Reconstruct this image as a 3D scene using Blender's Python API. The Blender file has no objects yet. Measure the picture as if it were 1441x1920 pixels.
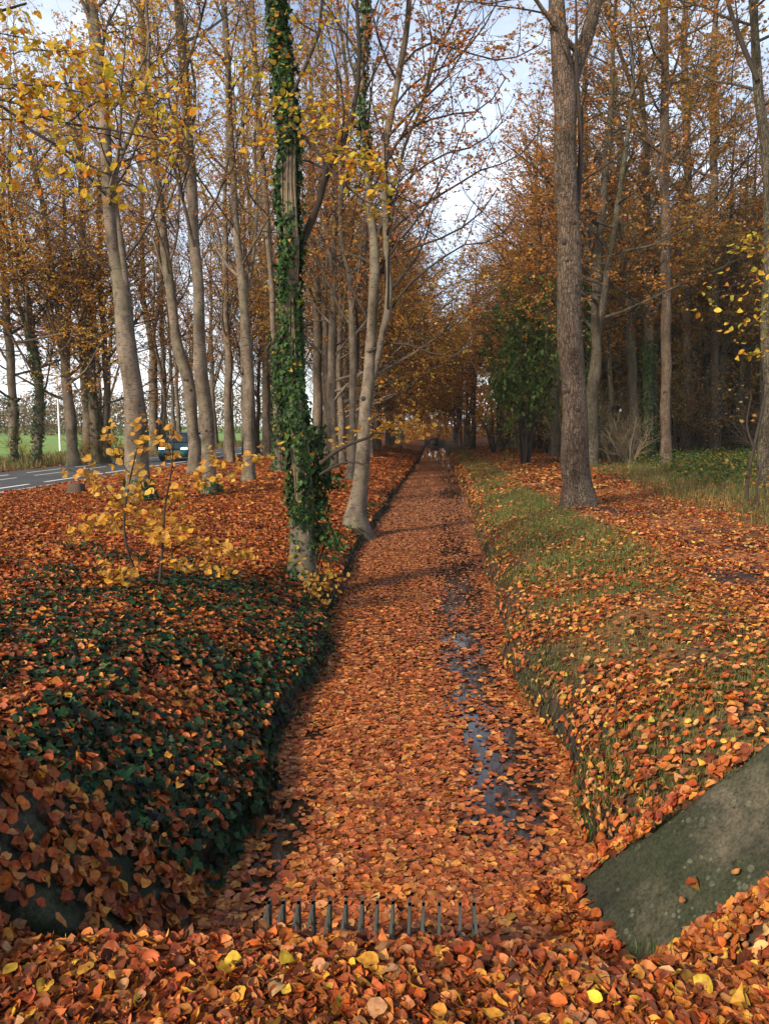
import bpy, math, random
import numpy as np
from mathutils import Vector
R = math.radians
rng = np.random.default_rng(7)
sc = bpy.context.scene
col = sc.collection

# ------------------------------------------------------------------ camera
CAM = np.array([0.0, 0.0, 2.3]); F = 1442.0
PIT = math.atan(163/F); YAW = math.atan(92/F*math.cos(PIT))
fw = np.array([-math.sin(YAW)*math.cos(PIT), math.cos(YAW)*math.cos(PIT), -math.sin(PIT)])
rt = np.array([math.cos(YAW), math.sin(YAW), 0.0])
up = np.cross(rt, fw)
cd = bpy.data.cameras.new('camera'); cam = bpy.data.objects.new('camera', cd); col.objects.link(cam)
cam.location = CAM; cam.rotation_euler = (math.pi/2-PIT, 0, YAW)
cd.sensor_fit = 'HORIZONTAL'; cd.sensor_width = 36; cd.lens = F/1441*36
cd.clip_start = .05; cd.clip_end = 3000
sc.camera = cam

def ray(px, py): return fw + rt*(px-720.5)/F + up*(960-py)/F
def at_z(px, py, z):
    d = ray(px, py); return CAM + d*((z-CAM[2])/d[2])
def at_y(px, py, Y):
    d = ray(px, py); return CAM + d*(Y/d[1])
def in_view(p, m=1.12):
    q = np.asarray(p)-CAM; z = q@fw
    return (z > .2) & (np.abs(q@rt) < m*.4997*z+.25) & (np.abs(q@up) < m*.6657*z+.25)

# ------------------------------------------------------------------ mesh helpers
class MB:
    """collects vertex / face blocks; build() links them as one mesh object"""
    def __init__(s): s.v = []; s.f = []; s.n = 0; s.any_tint = False
    def add(s, v, f, m=0, tint=None):
        v = np.asarray(v, float); f = np.asarray(f, np.int64)
        if len(f) == 0: return
        s.v.append(v); s.f.append((f+s.n, m, tint)); s.n += len(v)
        if tint is not None: s.any_tint = True
    def box(s, c, size, m=0, rot=None):
        x, y, z = np.array(size)/2.
        v = np.array([(a*x, b*y, c_*z) for c_ in (-1, 1) for b in (-1, 1) for a in (-1, 1)])
        if rot is not None: v = v @ np.array(rot).T
        s.add(v+np.array(c), [(0,2,3,1),(4,5,7,6),(0,1,5,4),(2,6,7,3),(0,4,6,2),(1,3,7,5)], m)
    def tube(s, pts, rad, k=6, m=0, cap=True, lobes=None):
        pts = np.asarray(pts, float); rad = np.asarray(rad, float); n = len(pts)
        t = np.gradient(pts, axis=0); t /= np.linalg.norm(t, axis=1)[:, None]+1e-9
        dd = pts[-1]-pts[0]
        ref = np.array([0, 1., 0]) if abs(dd[2]) > .6*np.linalg.norm(dd) else np.array([0, 0, 1.])
        u = np.cross(t, ref); u /= np.linalg.norm(u, axis=1)[:, None]+1e-9
        w = np.cross(t, u)
        a = np.arange(k)*2*math.pi/k
        rr = rad[:, None]*np.ones(k)[None]
        if lobes is not None: rr = rr*lobes(np.arange(n)[:, None], a[None])
        v = pts[:, None]+rr[..., None]*(np.cos(a)[None, :, None]*u[:, None]+np.sin(a)[None, :, None]*w[:, None])
        i = (np.arange(n-1)[:, None]*k); j = np.arange(k)[None]; j2 = (j+1) % k
        f = np.stack([i+j, i+j2, i+k+j2, i+k+j], -1).reshape(-1, 4)
        s.add(v.reshape(-1, 3), f, m)
        if cap:
            s.add(v[-1], [list(range(k))[::1]], m)
    def build(s, name, mats, parent=None, smooth=True):
        me = bpy.data.meshes.new(name)
        for m in (mats if isinstance(mats, (list, tuple)) else [mats]): me.materials.append(m)
        if s.n:
            V = np.concatenate(s.v); me.vertices.add(len(V)); me.vertices.foreach_set('co', V.ravel())
            li = np.concatenate([f.ravel() for f, m, t in s.f])
            tot = np.concatenate([np.full(len(f), f.shape[1]) for f, m, t in s.f])
            mi = np.concatenate([np.full(len(f), m) for f, m, t in s.f])
            me.loops.add(len(li)); me.loops.foreach_set('vertex_index', li.astype(np.int32))
            me.polygons.add(len(tot))
            me.polygons.foreach_set('loop_start', np.concatenate([[0], np.cumsum(tot)[:-1]]).astype(np.int32))
            me.polygons.foreach_set('material_index', mi.astype(np.int32))
            me.polygons.foreach_set('use_smooth', np.full(len(tot), bool(smooth)))
            if s.any_tint:
                T = np.concatenate([np.c_[t, np.ones(len(f))] if t is not None else np.ones((len(f), 4)) for f, m, t in s.f])
                at = me.attributes.new('leaf_tint', 'FLOAT_COLOR', 'FACE'); at.data.foreach_set('color', T.ravel())
            me.update(calc_edges=True)
        o = bpy.data.objects.new(name, me); col.objects.link(o)
        if parent is not None: o.parent = parent
        return o

def tag(o, label=None, cat=None, group=None, kind=None):
    if label: o['label'] = label
    if cat: o['category'] = cat
    if group: o['group'] = group
    if kind: o['kind'] = kind
    return o
def empty(name, loc, rz=0):
    o = bpy.data.objects.new(name, None); col.objects.link(o); o.location = loc; o.rotation_euler = (0, 0, rz); o.empty_display_size = .2
    return o
def copy_tree(o, parent=None):
    c = o.copy(); col.objects.link(c); c.parent = parent
    for ch in list(o.children): copy_tree(ch, c)
    return c
def unit(a): return a/(np.linalg.norm(a, axis=-1, keepdims=True)+1e-9)
def sstep(a, b, x):
    t = np.clip((x-a)/(b-a), 0, 1); return t*t*(3-2*t)
def noise2(x, y, s=1., seed=0):
    """cheap smooth value noise in -1..1"""
    x = np.asarray(x)/s+seed*17.3; y = np.asarray(y)/s+seed*9.1
    def h(i, j):
        q = np.sin(i*127.1+j*311.7+seed*3.3)*43758.5453; return (q-np.floor(q))*2-1
    i = np.floor(x); j = np.floor(y); a = x-i; b = y-j; a = a*a*(3-2*a); b = b*b*(3-2*b)
    return (h(i,j)*(1-a)+h(i+1,j)*a)*(1-b)+(h(i,j+1)*(1-a)+h(i+1,j+1)*a)*b

# ------------------------------------------------------------------ materials
def mat(name, rough=.8, spec=.3):
    m = bpy.data.materials.new(name); m.use_nodes = True
    nt = m.node_tree; b = nt.nodes['Principled BSDF']
    b.inputs['Roughness'].default_value = rough; b.inputs['Specular IOR Level'].default_value = spec
    return m, nt, b
def nd(nt, typ, **kw):
    n = nt.nodes.new(typ)
    for k, v in kw.items():
        if k in n.inputs.keys() if isinstance(k, str) else False: n.inputs[k].default_value = v
        else: setattr(n, k, v)
    return n
def ramp(nt, stops, interp='LINEAR'):
    n = nt.nodes.new('ShaderNodeValToRGB'); cr = n.color_ramp; cr.interpolation = interp
    while len(cr.elements) < len(stops): cr.elements.new(.5)
    for e, (p, c) in zip(cr.elements, stops): e.position = p; e.color = (*c, 1)
    return n
def plain(name, c, rough=.6, spec=.3, metal=0., emit=None, es=0):
    m, nt, b = mat(name, rough, spec); b.inputs['Metallic'].default_value = metal
    n = nd(nt, 'ShaderNodeTexNoise'); n.inputs['Scale'].default_value = 9
    r = ramp(nt, [(.3, tuple(.82*x for x in c)), (.7, tuple(min(1, 1.12*x) for x in c))])
    nt.links.new(n.outputs['Fac'], r.inputs[0]); nt.links.new(r.outputs[0], b.inputs['Base Color'])
    if emit: b.inputs['Emission Color'].default_value = (*emit, 1); b.inputs['Emission Strength'].default_value = es
    return m
def coords(nt, which='Object', scale=(1, 1, 1)):
    tc = nt.nodes.new('ShaderNodeTexCoord'); mp = nt.nodes.new('ShaderNodeMapping'); mp.inputs['Scale'].default_value = scale
    nt.links.new(tc.outputs[which], mp.inputs[0]); return mp.outputs[0]
def bump(nt, b, h, st=.5, dist=.02):
    n = nt.nodes.new('ShaderNodeBump'); n.inputs['Strength'].default_value = st; n.inputs['Distance'].default_value = dist
    nt.links.new(h, n.inputs['Height']); nt.links.new(n.outputs[0], b.inputs['Normal'])
def mix(nt, fac, a, b_):
    n = nt.nodes.new('ShaderNodeMix'); n.data_type = 'RGBA'
    for s, v in ((0, fac), (6, a), (7, b_)):
        if isinstance(v, (int, float)): n.inputs[s].default_value = v
        elif isinstance(v, tuple): n.inputs[s].default_value = (*v, 1)
        else: nt.links.new(v, n.inputs[s])
    return n.outputs[2]
def noise(nt, vec, scale, detail=3, rough=.55, dist=0):
    n = nt.nodes.new('ShaderNodeTexNoise'); n.inputs['Scale'].default_value = scale; n.inputs['Detail'].default_value = detail
    n.inputs['Roughness'].default_value = rough; n.inputs['Distortion'].default_value = dist
    if vec is not None: nt.links.new(vec, n.inputs['Vector'])
    return n
def leaf_mat(name, trans=.35, rough=.55, spec=.25):
    m = bpy.data.materials.new(name); m.use_nodes = True; nt = m.node_tree; nt.nodes.clear()
    out = nt.nodes.new('ShaderNodeOutputMaterial'); at = nt.nodes.new('ShaderNodeAttribute'); at.attribute_name = 'leaf_tint'
    c = noise(nt, coords(nt, 'Object'), 45, 2)
    r = ramp(nt, [(.3, (.62, .58, .55)), (.62, (1.08, 1.08, 1.08))])
    nt.links.new(c.outputs['Fac'], r.inputs[0])
    mu = nt.nodes.new('ShaderNodeMix'); mu.data_type = 'RGBA'; mu.blend_type = 'MULTIPLY'; mu.inputs[0].default_value = 1
    nt.links.new(at.outputs['Color'], mu.inputs[6]); nt.links.new(r.outputs[0], mu.inputs[7])
    p = nt.nodes.new('ShaderNodeBsdfPrincipled'); p.inputs['Roughness'].default_value = rough; p.inputs['Specular IOR Level'].default_value = spec
    nt.links.new(mu.outputs[2], p.inputs['Base Color'])
    if trans > 0:
        t = nt.nodes.new('ShaderNodeBsdfTranslucent'); ms = nt.nodes.new('ShaderNodeMixShader'); ms.inputs[0].default_value = trans
        nt.links.new(mu.outputs[2], t.inputs[0]); nt.links.new(p.outputs[0], ms.inputs[1]); nt.links.new(t.outputs[0], ms.inputs[2])
        nt.links.new(ms.outputs[0], out.inputs[0])
    else: nt.links.new(p.outputs[0], out.inputs[0])
    return m
M = {}
M['leaf'] = leaf_mat('crown leaves', .5, .6, .15)
M['litter'] = leaf_mat('fallen leaves', .12, .6, .22)
M['wet'] = leaf_mat('wet floating leaves', .0, .42, .3)
M['ivy'] = leaf_mat('ivy leaves', .1, .5, .18)
M['grass'] = leaf_mat('grass blades', .25, .6, .2)

def bark(name, base, dark, light, green, vs, crack, gamt=.5):
    m, nt, b = mat(name, .85, .2)
    v = coords(nt, 'Object', (1, 1, vs))
    n1 = noise(nt, v, 5, 6, .65, .3); r1 = ramp(nt, [(.32, dark), (.5, base), (.72, light)])
    nt.links.new(n1.outputs['Fac'], r1.inputs[0])
    n2 = noise(nt, coords(nt, 'Object', (1, 1, .35)), 1.3, 5, .6)
    r2 = ramp(nt, [(.48, (0, 0, 0)), (.66, (gamt,)*3)]); nt.links.new(n2.outputs['Fac'], r2.inputs[0])
    c1 = mix(nt, r2.outputs[0], r1.outputs[0], green)
    # scars and lenticels
    n3 = noise(nt, coords(nt, 'Object', (1, 1, 4)), 9, 3, .5); r3 = ramp(nt, [(.585, (0, 0, 0)), (.66, (.8,)*3)]); nt.links.new(n3.outputs['Fac'], r3.inputs[0])
    c2 = mix(nt, r3.outputs[0], c1, tuple(x*.45 for x in dark))
    if crack:
        vo = nt.nodes.new('ShaderNodeTexVoronoi'); vo.feature = 'DISTANCE_TO_EDGE'; vo.inputs['Scale'].default_value = 26
        nz = noise(nt, coords(nt, 'Object', (1, 1, 1)), 7, 3)
        ad = nt.nodes.new('ShaderNodeMix'); ad.data_type = 'RGBA'; ad.blend_type = 'ADD'; ad.inputs[0].default_value = .09
        vv = coords(nt, 'Object', (1, 1, .17)); nt.links.new(vv, ad.inputs[6]); nt.links.new(nz.outputs['Color'], ad.inputs[7])
        nt.links.new(ad.outputs[2], vo.inputs['Vector'])
        rr = ramp(nt, [(0, (.3,)*3), (.16, (1,)*3)]); nt.links.new(vo.outputs['Distance'], rr.inputs[0])
        mu = nt.nodes.new('ShaderNodeMix'); mu.data_type = 'RGBA'; mu.blend_type = 'MULTIPLY'; mu.inputs[0].default_value = .85
        nt.links.new(c2, mu.inputs[6]); nt.links.new(rr.outputs[0], mu.inputs[7]); c2 = mu.outputs[2]
        bump(nt, b, rr.outputs[0], .9, .03)
    else:
        bump(nt, b, n1.outputs['Fac'], .5, .02)
    n5 = noise(nt, coords(nt, 'Object', (1, 1, .6)), 1.7, 6, .7); r5 = ramp(nt, [(.34, (.5, .48, .44)), (.5, (.95,)*3), (.68, (1.18, 1.15, 1.1))]); nt.links.new(n5.outputs['Fac'], r5.inputs[0])
    m5 = nt.nodes.new('ShaderNodeMix'); m5.data_type = 'RGBA'; m5.blend_type = 'MULTIPLY'; m5.inputs[0].default_value = 1; nt.links.new(c2, m5.inputs[6]); nt.links.new(r5.outputs[0], m5.inputs[7])
    nt.links.new(m5.outputs[2], b.inputs['Base Color'])
    return m
M['beech'] = bark('beech bark', (.142, .112, .082), (.07, .055, .041), (.215, .17, .126), (.066, .072, .03), .6, False)
M['oak'] = bark('ridged bark', (.155, .108, .076), (.095, .064, .043), (.21, .155, .112), (.12, .11, .06), .3, True, .25)
M['woodbark'] = bark('dark wood bark', (.115, .095, .065), (.06, .05, .035), (.17, .14, .10), (.085, .09, .04), .35, True, .6)
M['twig'] = plain('twig bark', (.042, .033, .026), .85, .15)
M['twigpale'] = plain('pale dry twigs', (.24, .18, .11), .8, .2)

def litter_ground():
    m, nt, b = mat('ground litter', .85, .25)
    v = coords(nt, 'Object')
    vo = nt.nodes.new('ShaderNodeTexVoronoi'); vo.inputs['Scale'].default_value = 17; nt.links.new(v, vo.inputs['Vector'])
    sp = nt.nodes.new('ShaderNodeSeparateColor'); nt.links.new(vo.outputs['Color'], sp.inputs[0])
    rl = ramp(nt, [(0, (.10, .03, .012)), (.25, (.24, .065, .018)), (.5, (.34, .095, .022)), (.75, (.40, .14, .035)), (1, (.22, .09, .03))])
    nt.links.new(sp.outputs[0], rl.inputs[0])
    # wear: soil
    ns = noise(nt, v, 1.1, 6, .6); rs = ramp(nt, [(.42, (0,)*3), (.6, (.8,)*3)]); nt.links.new(ns.outputs['Fac'], rs.inputs[0])
    leafy = mix(nt, rs.outputs[0], rl.outputs[0], (.085, .038, .018))
    # grass / field by vertex attribute
    at = nt.nodes.new('ShaderNodeAttribute'); at.attribute_name = 'cover'
    sc_ = nt.nodes.new('ShaderNodeSeparateColor'); nt.links.new(at.outputs['Color'], sc_.inputs[0])
    ng = noise(nt, v, 9, 6, .7); rg = ramp(nt, [(.3, (.035, .04, .014)), (.55, (.085, .08, .03)), (.75, (.16, .12, .045))]); nt.links.new(ng.outputs['Fac'], rg.inputs[0])
    c = mix(nt, sc_.outputs[0], leafy, rg.outputs[0])
    nf = noise(nt, v, .4, 6, .7); rf = ramp(nt, [(.3, (.11, .20, .035)), (.7, (.17, .28, .06))]); nt.links.new(nf.outputs['Fac'], rf.inputs[0])
    c = mix(nt, sc_.outputs[1], c, rf.outputs[0])
    nm = noise(nt, v, 14, 5, .7); rm = ramp(nt, [(.3, (.012, .011, .008)), (.7, (.04, .03, .02))]); nt.links.new(nm.outputs['Fac'], rm.inputs[0])
    c = mix(nt, sc_.outputs[2], c, rm.outputs[0])
    nt.links.new(c, b.inputs['Base Color']); bump(nt, b, vo.outputs['Distance'], .8, .03)
    return m
M['ground'] = litter_ground()

def water_mat():
    m, nt, b = mat('dark ditch water', .03, .5)
    b.inputs['Base Color'].default_value = (.022, .014, .010, 1)
    n = noise(nt, coords(nt, 'Object', (1, .6, 1)), 3, 2); bump(nt, b, n.outputs['Fac'], .04, .01)
    return m
M['water'] = water_mat()

def concrete():
    m, nt, b = mat('mossy concrete', .9, .2)
    v = coords(nt, 'Object')
    n = noise(nt, v, 2.2, 8, .65); r = ramp(nt, [(.3, (.011, .014, .009)), (.48, (.040, .039, .025)), (.68, (.15, .122, .08))]); nt.links.new(n.outputs['Fac'], r.inputs[0])
    vo = nt.nodes.new('ShaderNodeTexVoronoi'); vo.inputs['Scale'].default_value = 26; nt.links.new(v, vo.inputs['Vector'])
    vs = nt.nodes.new('ShaderNodeSeparateColor'); nt.links.new(vo.outputs['Color'], vs.inputs[0])
    ml = nt.nodes.new('ShaderNodeMath'); ml.operation = 'MULTIPLY'; nt.links.new(vs.outputs[0], ml.inputs[0]); ml.inputs[1].default_value = .40
    lt = nt.nodes.new('ShaderNodeMath'); lt.operation = 'LESS_THAN'; nt.links.new(vo.outputs['Distance'], lt.inputs[0]); nt.links.new(ml.outputs[0], lt.inputs[1])
    n2 = noise(nt, v, 5, 4); r2 = ramp(nt, [(.45, (0,)*3), (.65, (.6,)*3)]); nt.links.new(n2.outputs['Fac'], r2.inputs[0])
    mm = nt.nodes.new('ShaderNodeMath'); mm.operation = 'MULTIPLY'; nt.links.new(lt.outputs[0], mm.inputs[0]); nt.links.new(r2.outputs[0], mm.inputs[1])
    n6 = noise(nt, v, 1.4, 5, .7); r6 = ramp(nt, [(.42, (0,)*3), (.6, (.75,)*3)]); nt.links.new(n6.outputs['Fac'], r6.inputs[0])
    c0 = mix(nt, r6.outputs[0], r.outputs[0], (.026, .036, .014))
    n7 = noise(nt, v, 22, 4, .7); r7 = ramp(nt, [(.60, (0,)*3), (.68, (.8,)*3)]); nt.links.new(n7.outputs['Fac'], r7.inputs[0]); c0 = mix(nt, r7.outputs[0], c0, (.010, .011, .008))
    c = mix(nt, mm.outputs[0], c0, (.16, .16, .11))
    n4 = noise(nt, v, 60, 3, .7); r4 = ramp(nt, [(.35, (.55,)*3), (.6, (1.1,)*3)]); nt.links.new(n4.outputs['Fac'], r4.inputs[0])
    mu = nt.nodes.new('ShaderNodeMix'); mu.data_type = 'RGBA'; mu.blend_type = 'MULTIPLY'; mu.inputs[0].default_value = 1
    nt.links.new(c, mu.inputs[6]); nt.links.new(r4.outputs[0], mu.inputs[7])
    nt.links.new(mu.outputs[2], b.inputs['Base Color']); bump(nt, b, n4.outputs['Fac'], .6, .012)
    return m
M['concrete'] = concrete()
def asphalt():
    m, nt, b = mat('asphalt', .75, .3); v = coords(nt, 'Object')
    n = noise(nt, v, 60, 3, .7); r = ramp(nt, [(.3, (.035, .037, .038)), (.7, (.075, .078, .08))]); nt.links.new(n.outputs['Fac'], r.inputs[0])
    n2 = noise(nt, v, .5, 4); r2 = ramp(nt, [(.3, (.8,)*3), (.7, (1.15,)*3)]); nt.links.new(n2.outputs['Fac'], r2.inputs[0])
    mu = nt.nodes.new('ShaderNodeMix'); mu.data_type = 'RGBA'; mu.blend_type = 'MULTIPLY'; mu.inputs[0].default_value = 1
    nt.links.new(r.outputs[0], mu.inputs[6]); nt.links.new(r2.outputs[0], mu.inputs[7]); nt.links.new(mu.outputs[2], b.inputs['Base Color'])
    return m
M['asphalt'] = asphalt()
M['marking'] = plain('road paint', (.7, .7, .68), .6)
M['steel'] = plain('weathered grey paint', (.06, .065, .055), .75, .25)
M['white'] = plain('white paint', (.8, .8, .8), .5)
M['brick'] = plain('dark brick', (.07, .03, .02), .9)
M['stump'] = plain('dark stump wood', (.07, .045, .03), .9)
M['car'] = plain('teal car paint', (.02, .15, .17), .25, .6)
M['glass'] = plain('dark car glass', (.03, .09, .095), .08, .8)
M['black'] = plain('black rubber and mouth shade', (.012, .012, .013), .6)
M['rim'] = plain('alloy', (.35, .36, .37), .3, .5, .8)
M['lamp'] = plain('lit headlamp', (.9, .9, .85), .2, .5, 0, (1, .93, .8), 5)
M['plate'] = plain('yellow plate', (.75, .38, .02), .5)

# ------------------------------------------------------------------ palettes (linear albedo)
P_RUST = np.array([.93,.84,.76])*np.array([(.40,.105,.02),(.33,.075,.015),(.46,.15,.03),(.24,.05,.013),(.44,.19,.06),(.12,.035,.015),(.50,.24,.04),(.36,.10,.03),(.38,.16,.06),(.30,.085,.03),(.18,.05,.02)])
P_WATER = np.array([1.06,.98,.9])*np.array([(.31,.092,.024),(.25,.066,.018),(.36,.12,.034),(.17,.045,.015),(.38,.17,.065),(.28,.08,.022),(.42,.19,.04),(.27,.085,.03),(.14,.04,.016)])
P_AMBER = np.array([(.58,.28,.05),(.56,.22,.04),(.50,.18,.035),(.60,.35,.07),(.46,.15,.045),(.58,.26,.07)])
P_GOLD = np.array([(.62,.38,.035),(.66,.44,.045),(.48,.40,.04),(.60,.30,.03),(.54,.20,.025),(.64,.40,.04),(.52,.40,.045)])
P_HON = np.array([(.66,.40,.06),(.64,.33,.05),(.60,.23,.045),(.68,.46,.08),(.56,.19,.05),(.62,.42,.06)])
P_PALE = np.array([(.62,.35,.06),(.66,.40,.09),(.58,.28,.05),(.64,.34,.04)])
P_OLIVE = np.array([(.36,.25,.07),(.42,.22,.05),(.30,.25,.07),(.48,.22,.045),(.27,.26,.075),(.38,.20,.05)])
P_BROWN = np.array([(.52,.24,.055),(.56,.22,.04),(.46,.24,.055),(.60,.24,.035),(.40,.25,.07),(.58,.20,.035)])
P_IVY = np.array([(.022,.055,.012),(.03,.075,.014),(.014,.038,.010),(.05,.095,.018)])
P_IVYG = np.array([(.009,.028,.010),(.013,.038,.012),(.005,.016,.007),(.022,.055,.014)])
P_GREEN = np.array([(.055,.105,.025),(.075,.125,.03),(.04,.085,.025),(.11,.14,.03),(.15,.15,.04)])
P_GRASS = np.array([(.10,.135,.032),(.075,.11,.026),(.16,.15,.045),(.22,.17,.06),(.065,.10,.024),(.12,.135,.035)])
P_DRY = np.array([(.30,.21,.09),(.24,.16,.06),(.20,.15,.05),(.15,.13,.045),(.36,.25,.11)])
def pick(pal, n, jit=.18, g=None):
    g = g or rng
    c = pal[g.integers(0, len(pal), n)]
    return np.clip(c*(1+g.normal(0, jit, (n, 1)))*(1+g.normal(0, jit*.3, (n, 3))), .003, .85)

# ------------------------------------------------------------------ leaves in bulk
# template: (u along, v across), triangles
def _leaf5():
    st = [(.1,.17),(.28,.31),(.5,.36),(.72,.28),(.89,.13)]; uv = [(0,0)]
    for u, w in st: uv += [(u, w), (u, 0), (u, -w)]
    uv.append((1.04, 0)); t = [(0,2,1),(0,3,2)]
    for i in range(4):
        a = 1+3*i; b = a+3
        for q in (0, 1): t += [(a+q, a+q+1, b+q+1), (a+q, b+q+1, b+q)]
    t += [(13,14,16),(14,15,16)]
    return np.array(uv), np.array(t)
LOD = {
 'xhi': _leaf5(),
 'hi': (np.array([(0,0),(.22,.24),(.22,0),(.22,-.24),(.5,.33),(.5,0),(.5,-.33),(.78,.22),(.78,0),(.78,-.22),(1,0)]),
        np.array([(0,2,1),(0,3,2),(1,2,5),(1,5,4),(2,3,6),(2,6,5),(4,5,8),(4,8,7),(5,6,9),(5,9,8),(7,8,10),(8,9,10)])),
 'mid': (np.array([(0,0),(.35,.30),(.35,-.30),(.72,.24),(.72,-.24),(1,0),(.5,0)]),
        np.array([(0,6,1),(0,2,6),(1,6,3),(2,4,6),(3,6,5),(6,4,5)])),
 'lo': (np.array([(0,0),(.48,.33),(1,0),(.48,-.33)]), np.array([(0,2,1),(0,3,2)])),
 'ivy': (np.array([(0,0),(-.12,.30),(.15,.52),(.38,.28),(.62,.30),(1,0),(.62,-.30),(.38,-.28),(.15,-.52),(-.12,-.30),(.35,0)]),
        np.array([(0,10,1),(1,10,2),(2,10,3),(3,10,4),(4,10,5),(5,10,6),(6,10,7),(7,10,8),(8,10,9),(9,10,0)])),
}
def add_leaves(mb, pos, dr, nr, size, tint, lod='lo', fold=.25, curl=.25, m=0, g=None):
    n = len(pos); size = size*(1+.0*np.zeros(n))
    if n == 0: return
    g = g or rng
    uv, tr = LOD[lod]; k = len(uv)
    dr = unit(dr); vx = unit(np.cross(nr, dr)); nn = np.cross(dr, vx)
    fo = g.normal(fold, abs(fold)*.7+.05, (n, 1)); cu = g.normal(curl*.4, abs(curl)+.05, (n, 1)); tw = g.normal(0, .35, (n, 1))
    asp = g.uniform(.85, 1.25, (n, 1))
    u = uv[None, :, 0]-.35; v = uv[None, :, 1]*asp
    w = fo*np.abs(v)*1.3+cu*(u-.15)**2*2.2+tw*u*v
    if lod != 'lo': w = w+g.normal(0, .035, (n, k))
    s = np.asarray(size)[:, None, None]
    P = pos[:, None]+s*(u[..., None]*dr[:, None]+v[..., None]*vx[:, None]+w[..., None]*nn[:, None])
    fa = (tr[None]+(np.arange(n)*k)[:, None, None]).reshape(-1, 3)
    mb.add(P.reshape(-1, 3), fa, m, np.repeat(tint, len(tr), 0))

# ------------------------------------------------------------------ terrain
le = [at_z(*p, 0)[:2] for p in ((405,1640),(478,1500),(533,1370),(597,1240),(640,1110),(688,1010),(733,940),(768,890))]
re = [at_z(*p, 0)[:2] for p in ((1115,1560),(1040,1400),(965,1270),(928,1120),(893,990),(873,930),(853,880))]
LY = [2.0]+[p[1] for p in le]+[60, 400]; LX = [-1.05]+[p[0] for p in le]+[-.85, -.85]
RY = [2.0]+[p[1] for p in re]+[60, 400]; RX = [.95]+[p[0] for p in re]+[1.15, 1.15]
YH = 2.46                                   # front of the culvert head
DITCH_END = 92.
ROADZ = .42
def edgeL(y): return np.interp(y, LY, LX)+(.07*noise2(y, y*0, .9, 1)+.05*noise2(y, y*0, .31, 7))*sstep(2, 4, y)
def edgeR(y): return np.interp(y, RY, RX)+(.07*noise2(y, y*0, .8, 2)+.05*noise2(y, y*0, .27, 6))*sstep(2, 4, y)
# concrete revetments: plane through B (foot), A (foot nearer), C (top)
class Slab: pass
def slab(Bp, Ap, Cp, zc):
    s = Slab(); s.B = at_z(*Bp, .04); s.A = at_z(*Ap, .04); s.C = at_z(*Cp, zc)
    s.e1 = (s.A-s.B)*1.72; s.e2 = (s.C-s.B)*1.35
    n = np.cross(s.e1, s.e2); s.n = unit(n if n[2] > 0 else -n)
    s.M = np.linalg.inv(np.array([[s.e1[0], s.e2[0]], [s.e1[1], s.e2[1]]]))
    return s
SR = slab((1052, 1672), (1118, 1768), (1441, 1386), .92)
SL = slab((392, 1650), (345, 1755), (0, 1405), .92)
def slab_st(s, x, y):
    dx = x-s.B[0]; dy = y-s.B[1]
    return s.M[0,0]*dx+s.M[0,1]*dy, s.M[1,0]*dx+s.M[1,1]*dy
def slab_z(s, x, y): return s.B[2]-(s.n[0]*(x-s.B[0])+s.n[1]*(y-s.B[1]))/s.n[2]
def platform_z(x, y):
    return .475+.34*sstep(1.1, 1.85, x)+.10*sstep(-1.2, -2.4, x)*1. + .025*noise2(x, y, .35, 5)
def H(x, y, raw=False):
    x = np.asarray(x, float); y = np.asarray(y, float)
    L = edgeL(y); Rr = edgeR(y); dl = L-x; dr = x-Rr
    zl = np.interp(dl, [-.35,-.04,.10,.35,1.2,2.9,6,9.8,10.3,17,30,60], [-.3,-.14,.15,.23,.42,.62,.60,.44,.41,.41,.25,.2])
    zl = zl+sstep(8.5, 3.2, y)*np.interp(dl, [0,.15,.5,1.0,2.2,5], [0,.02,.16,.34,.30,.15])
    zr = np.interp(dr, [-.35,-.04,.06,.25,.7,1.3,2.2,6,30], [-.3,-.12,.22,.35,.46,.58,.64,.62,.75])
    zr = zr+sstep(8., 3.2, y)*np.interp(dr, [0,.1,.4,.8,1.6,4], [0,.02,.10,.22,.24,.10])
    z = np.where(x < (L+Rr)/2, zl, zr)
    bank = np.where(x < (L+Rr)/2, sstep(.1, .8, dl), sstep(.1, .8, dr))
    rd = sstep(-10.6, -11.6, x)*sstep(-18.4, -17.4, x)
    z = z+bank*(1-rd)*(.05*noise2(x, y, 1.3, 3)+.03*noise2(x, y, .45, 4)+.02*noise2(x, y, .2, 8)*sstep(25, 8, y))
    endf = sstep(DITCH_END-1, DITCH_END+1.5, y)*(np.abs(x) < 3)
    z = np.where(endf > 0, np.maximum(z, .55*endf-.3*(1-endf)), z)
    if not raw:
        for s in (SR, SL):
            a, b = slab_st(s, x, y)
            inside = (b > -.02) & (b < 1.05) & (y > YH-.6) & (a > -.03) & (a < 1.02)
            z = np.where(inside, np.minimum(z, slab_z(s, x, y)-.05), z)
    pz = platform_z(x, y)
    if not raw:
        for s in (SR, SL):
            a, b = slab_st(s, x, y); f = sstep(1.0, 1.05, a)*(b > 0)*(np.abs(x) < 3.2)
            top = np.minimum(slab_z(s, x, y)-.01, 1.0); pz = np.where(f > 0, np.maximum(pz, top*f+pz*(1-f)), pz); z = np.where((f > 0) & (y < YH+1.2), np.maximum(z, top*f+z*(1-f)), z)
    t = sstep(YH-.02, YH-.10, y)
    side = sstep(2.6, 4.5, np.abs(x))
    zp = pz*(1-side)+np.maximum(z, pz)*side
    return z*(1-t)+zp*t
def normal(x, y, e=.03):
    return unit(np.stack([-(H(x+e, y)-H(x-e, y))/(2*e), -(H(x, y+e)-H(x, y-e))/(2*e), np.ones_like(x)], -1))

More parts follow.
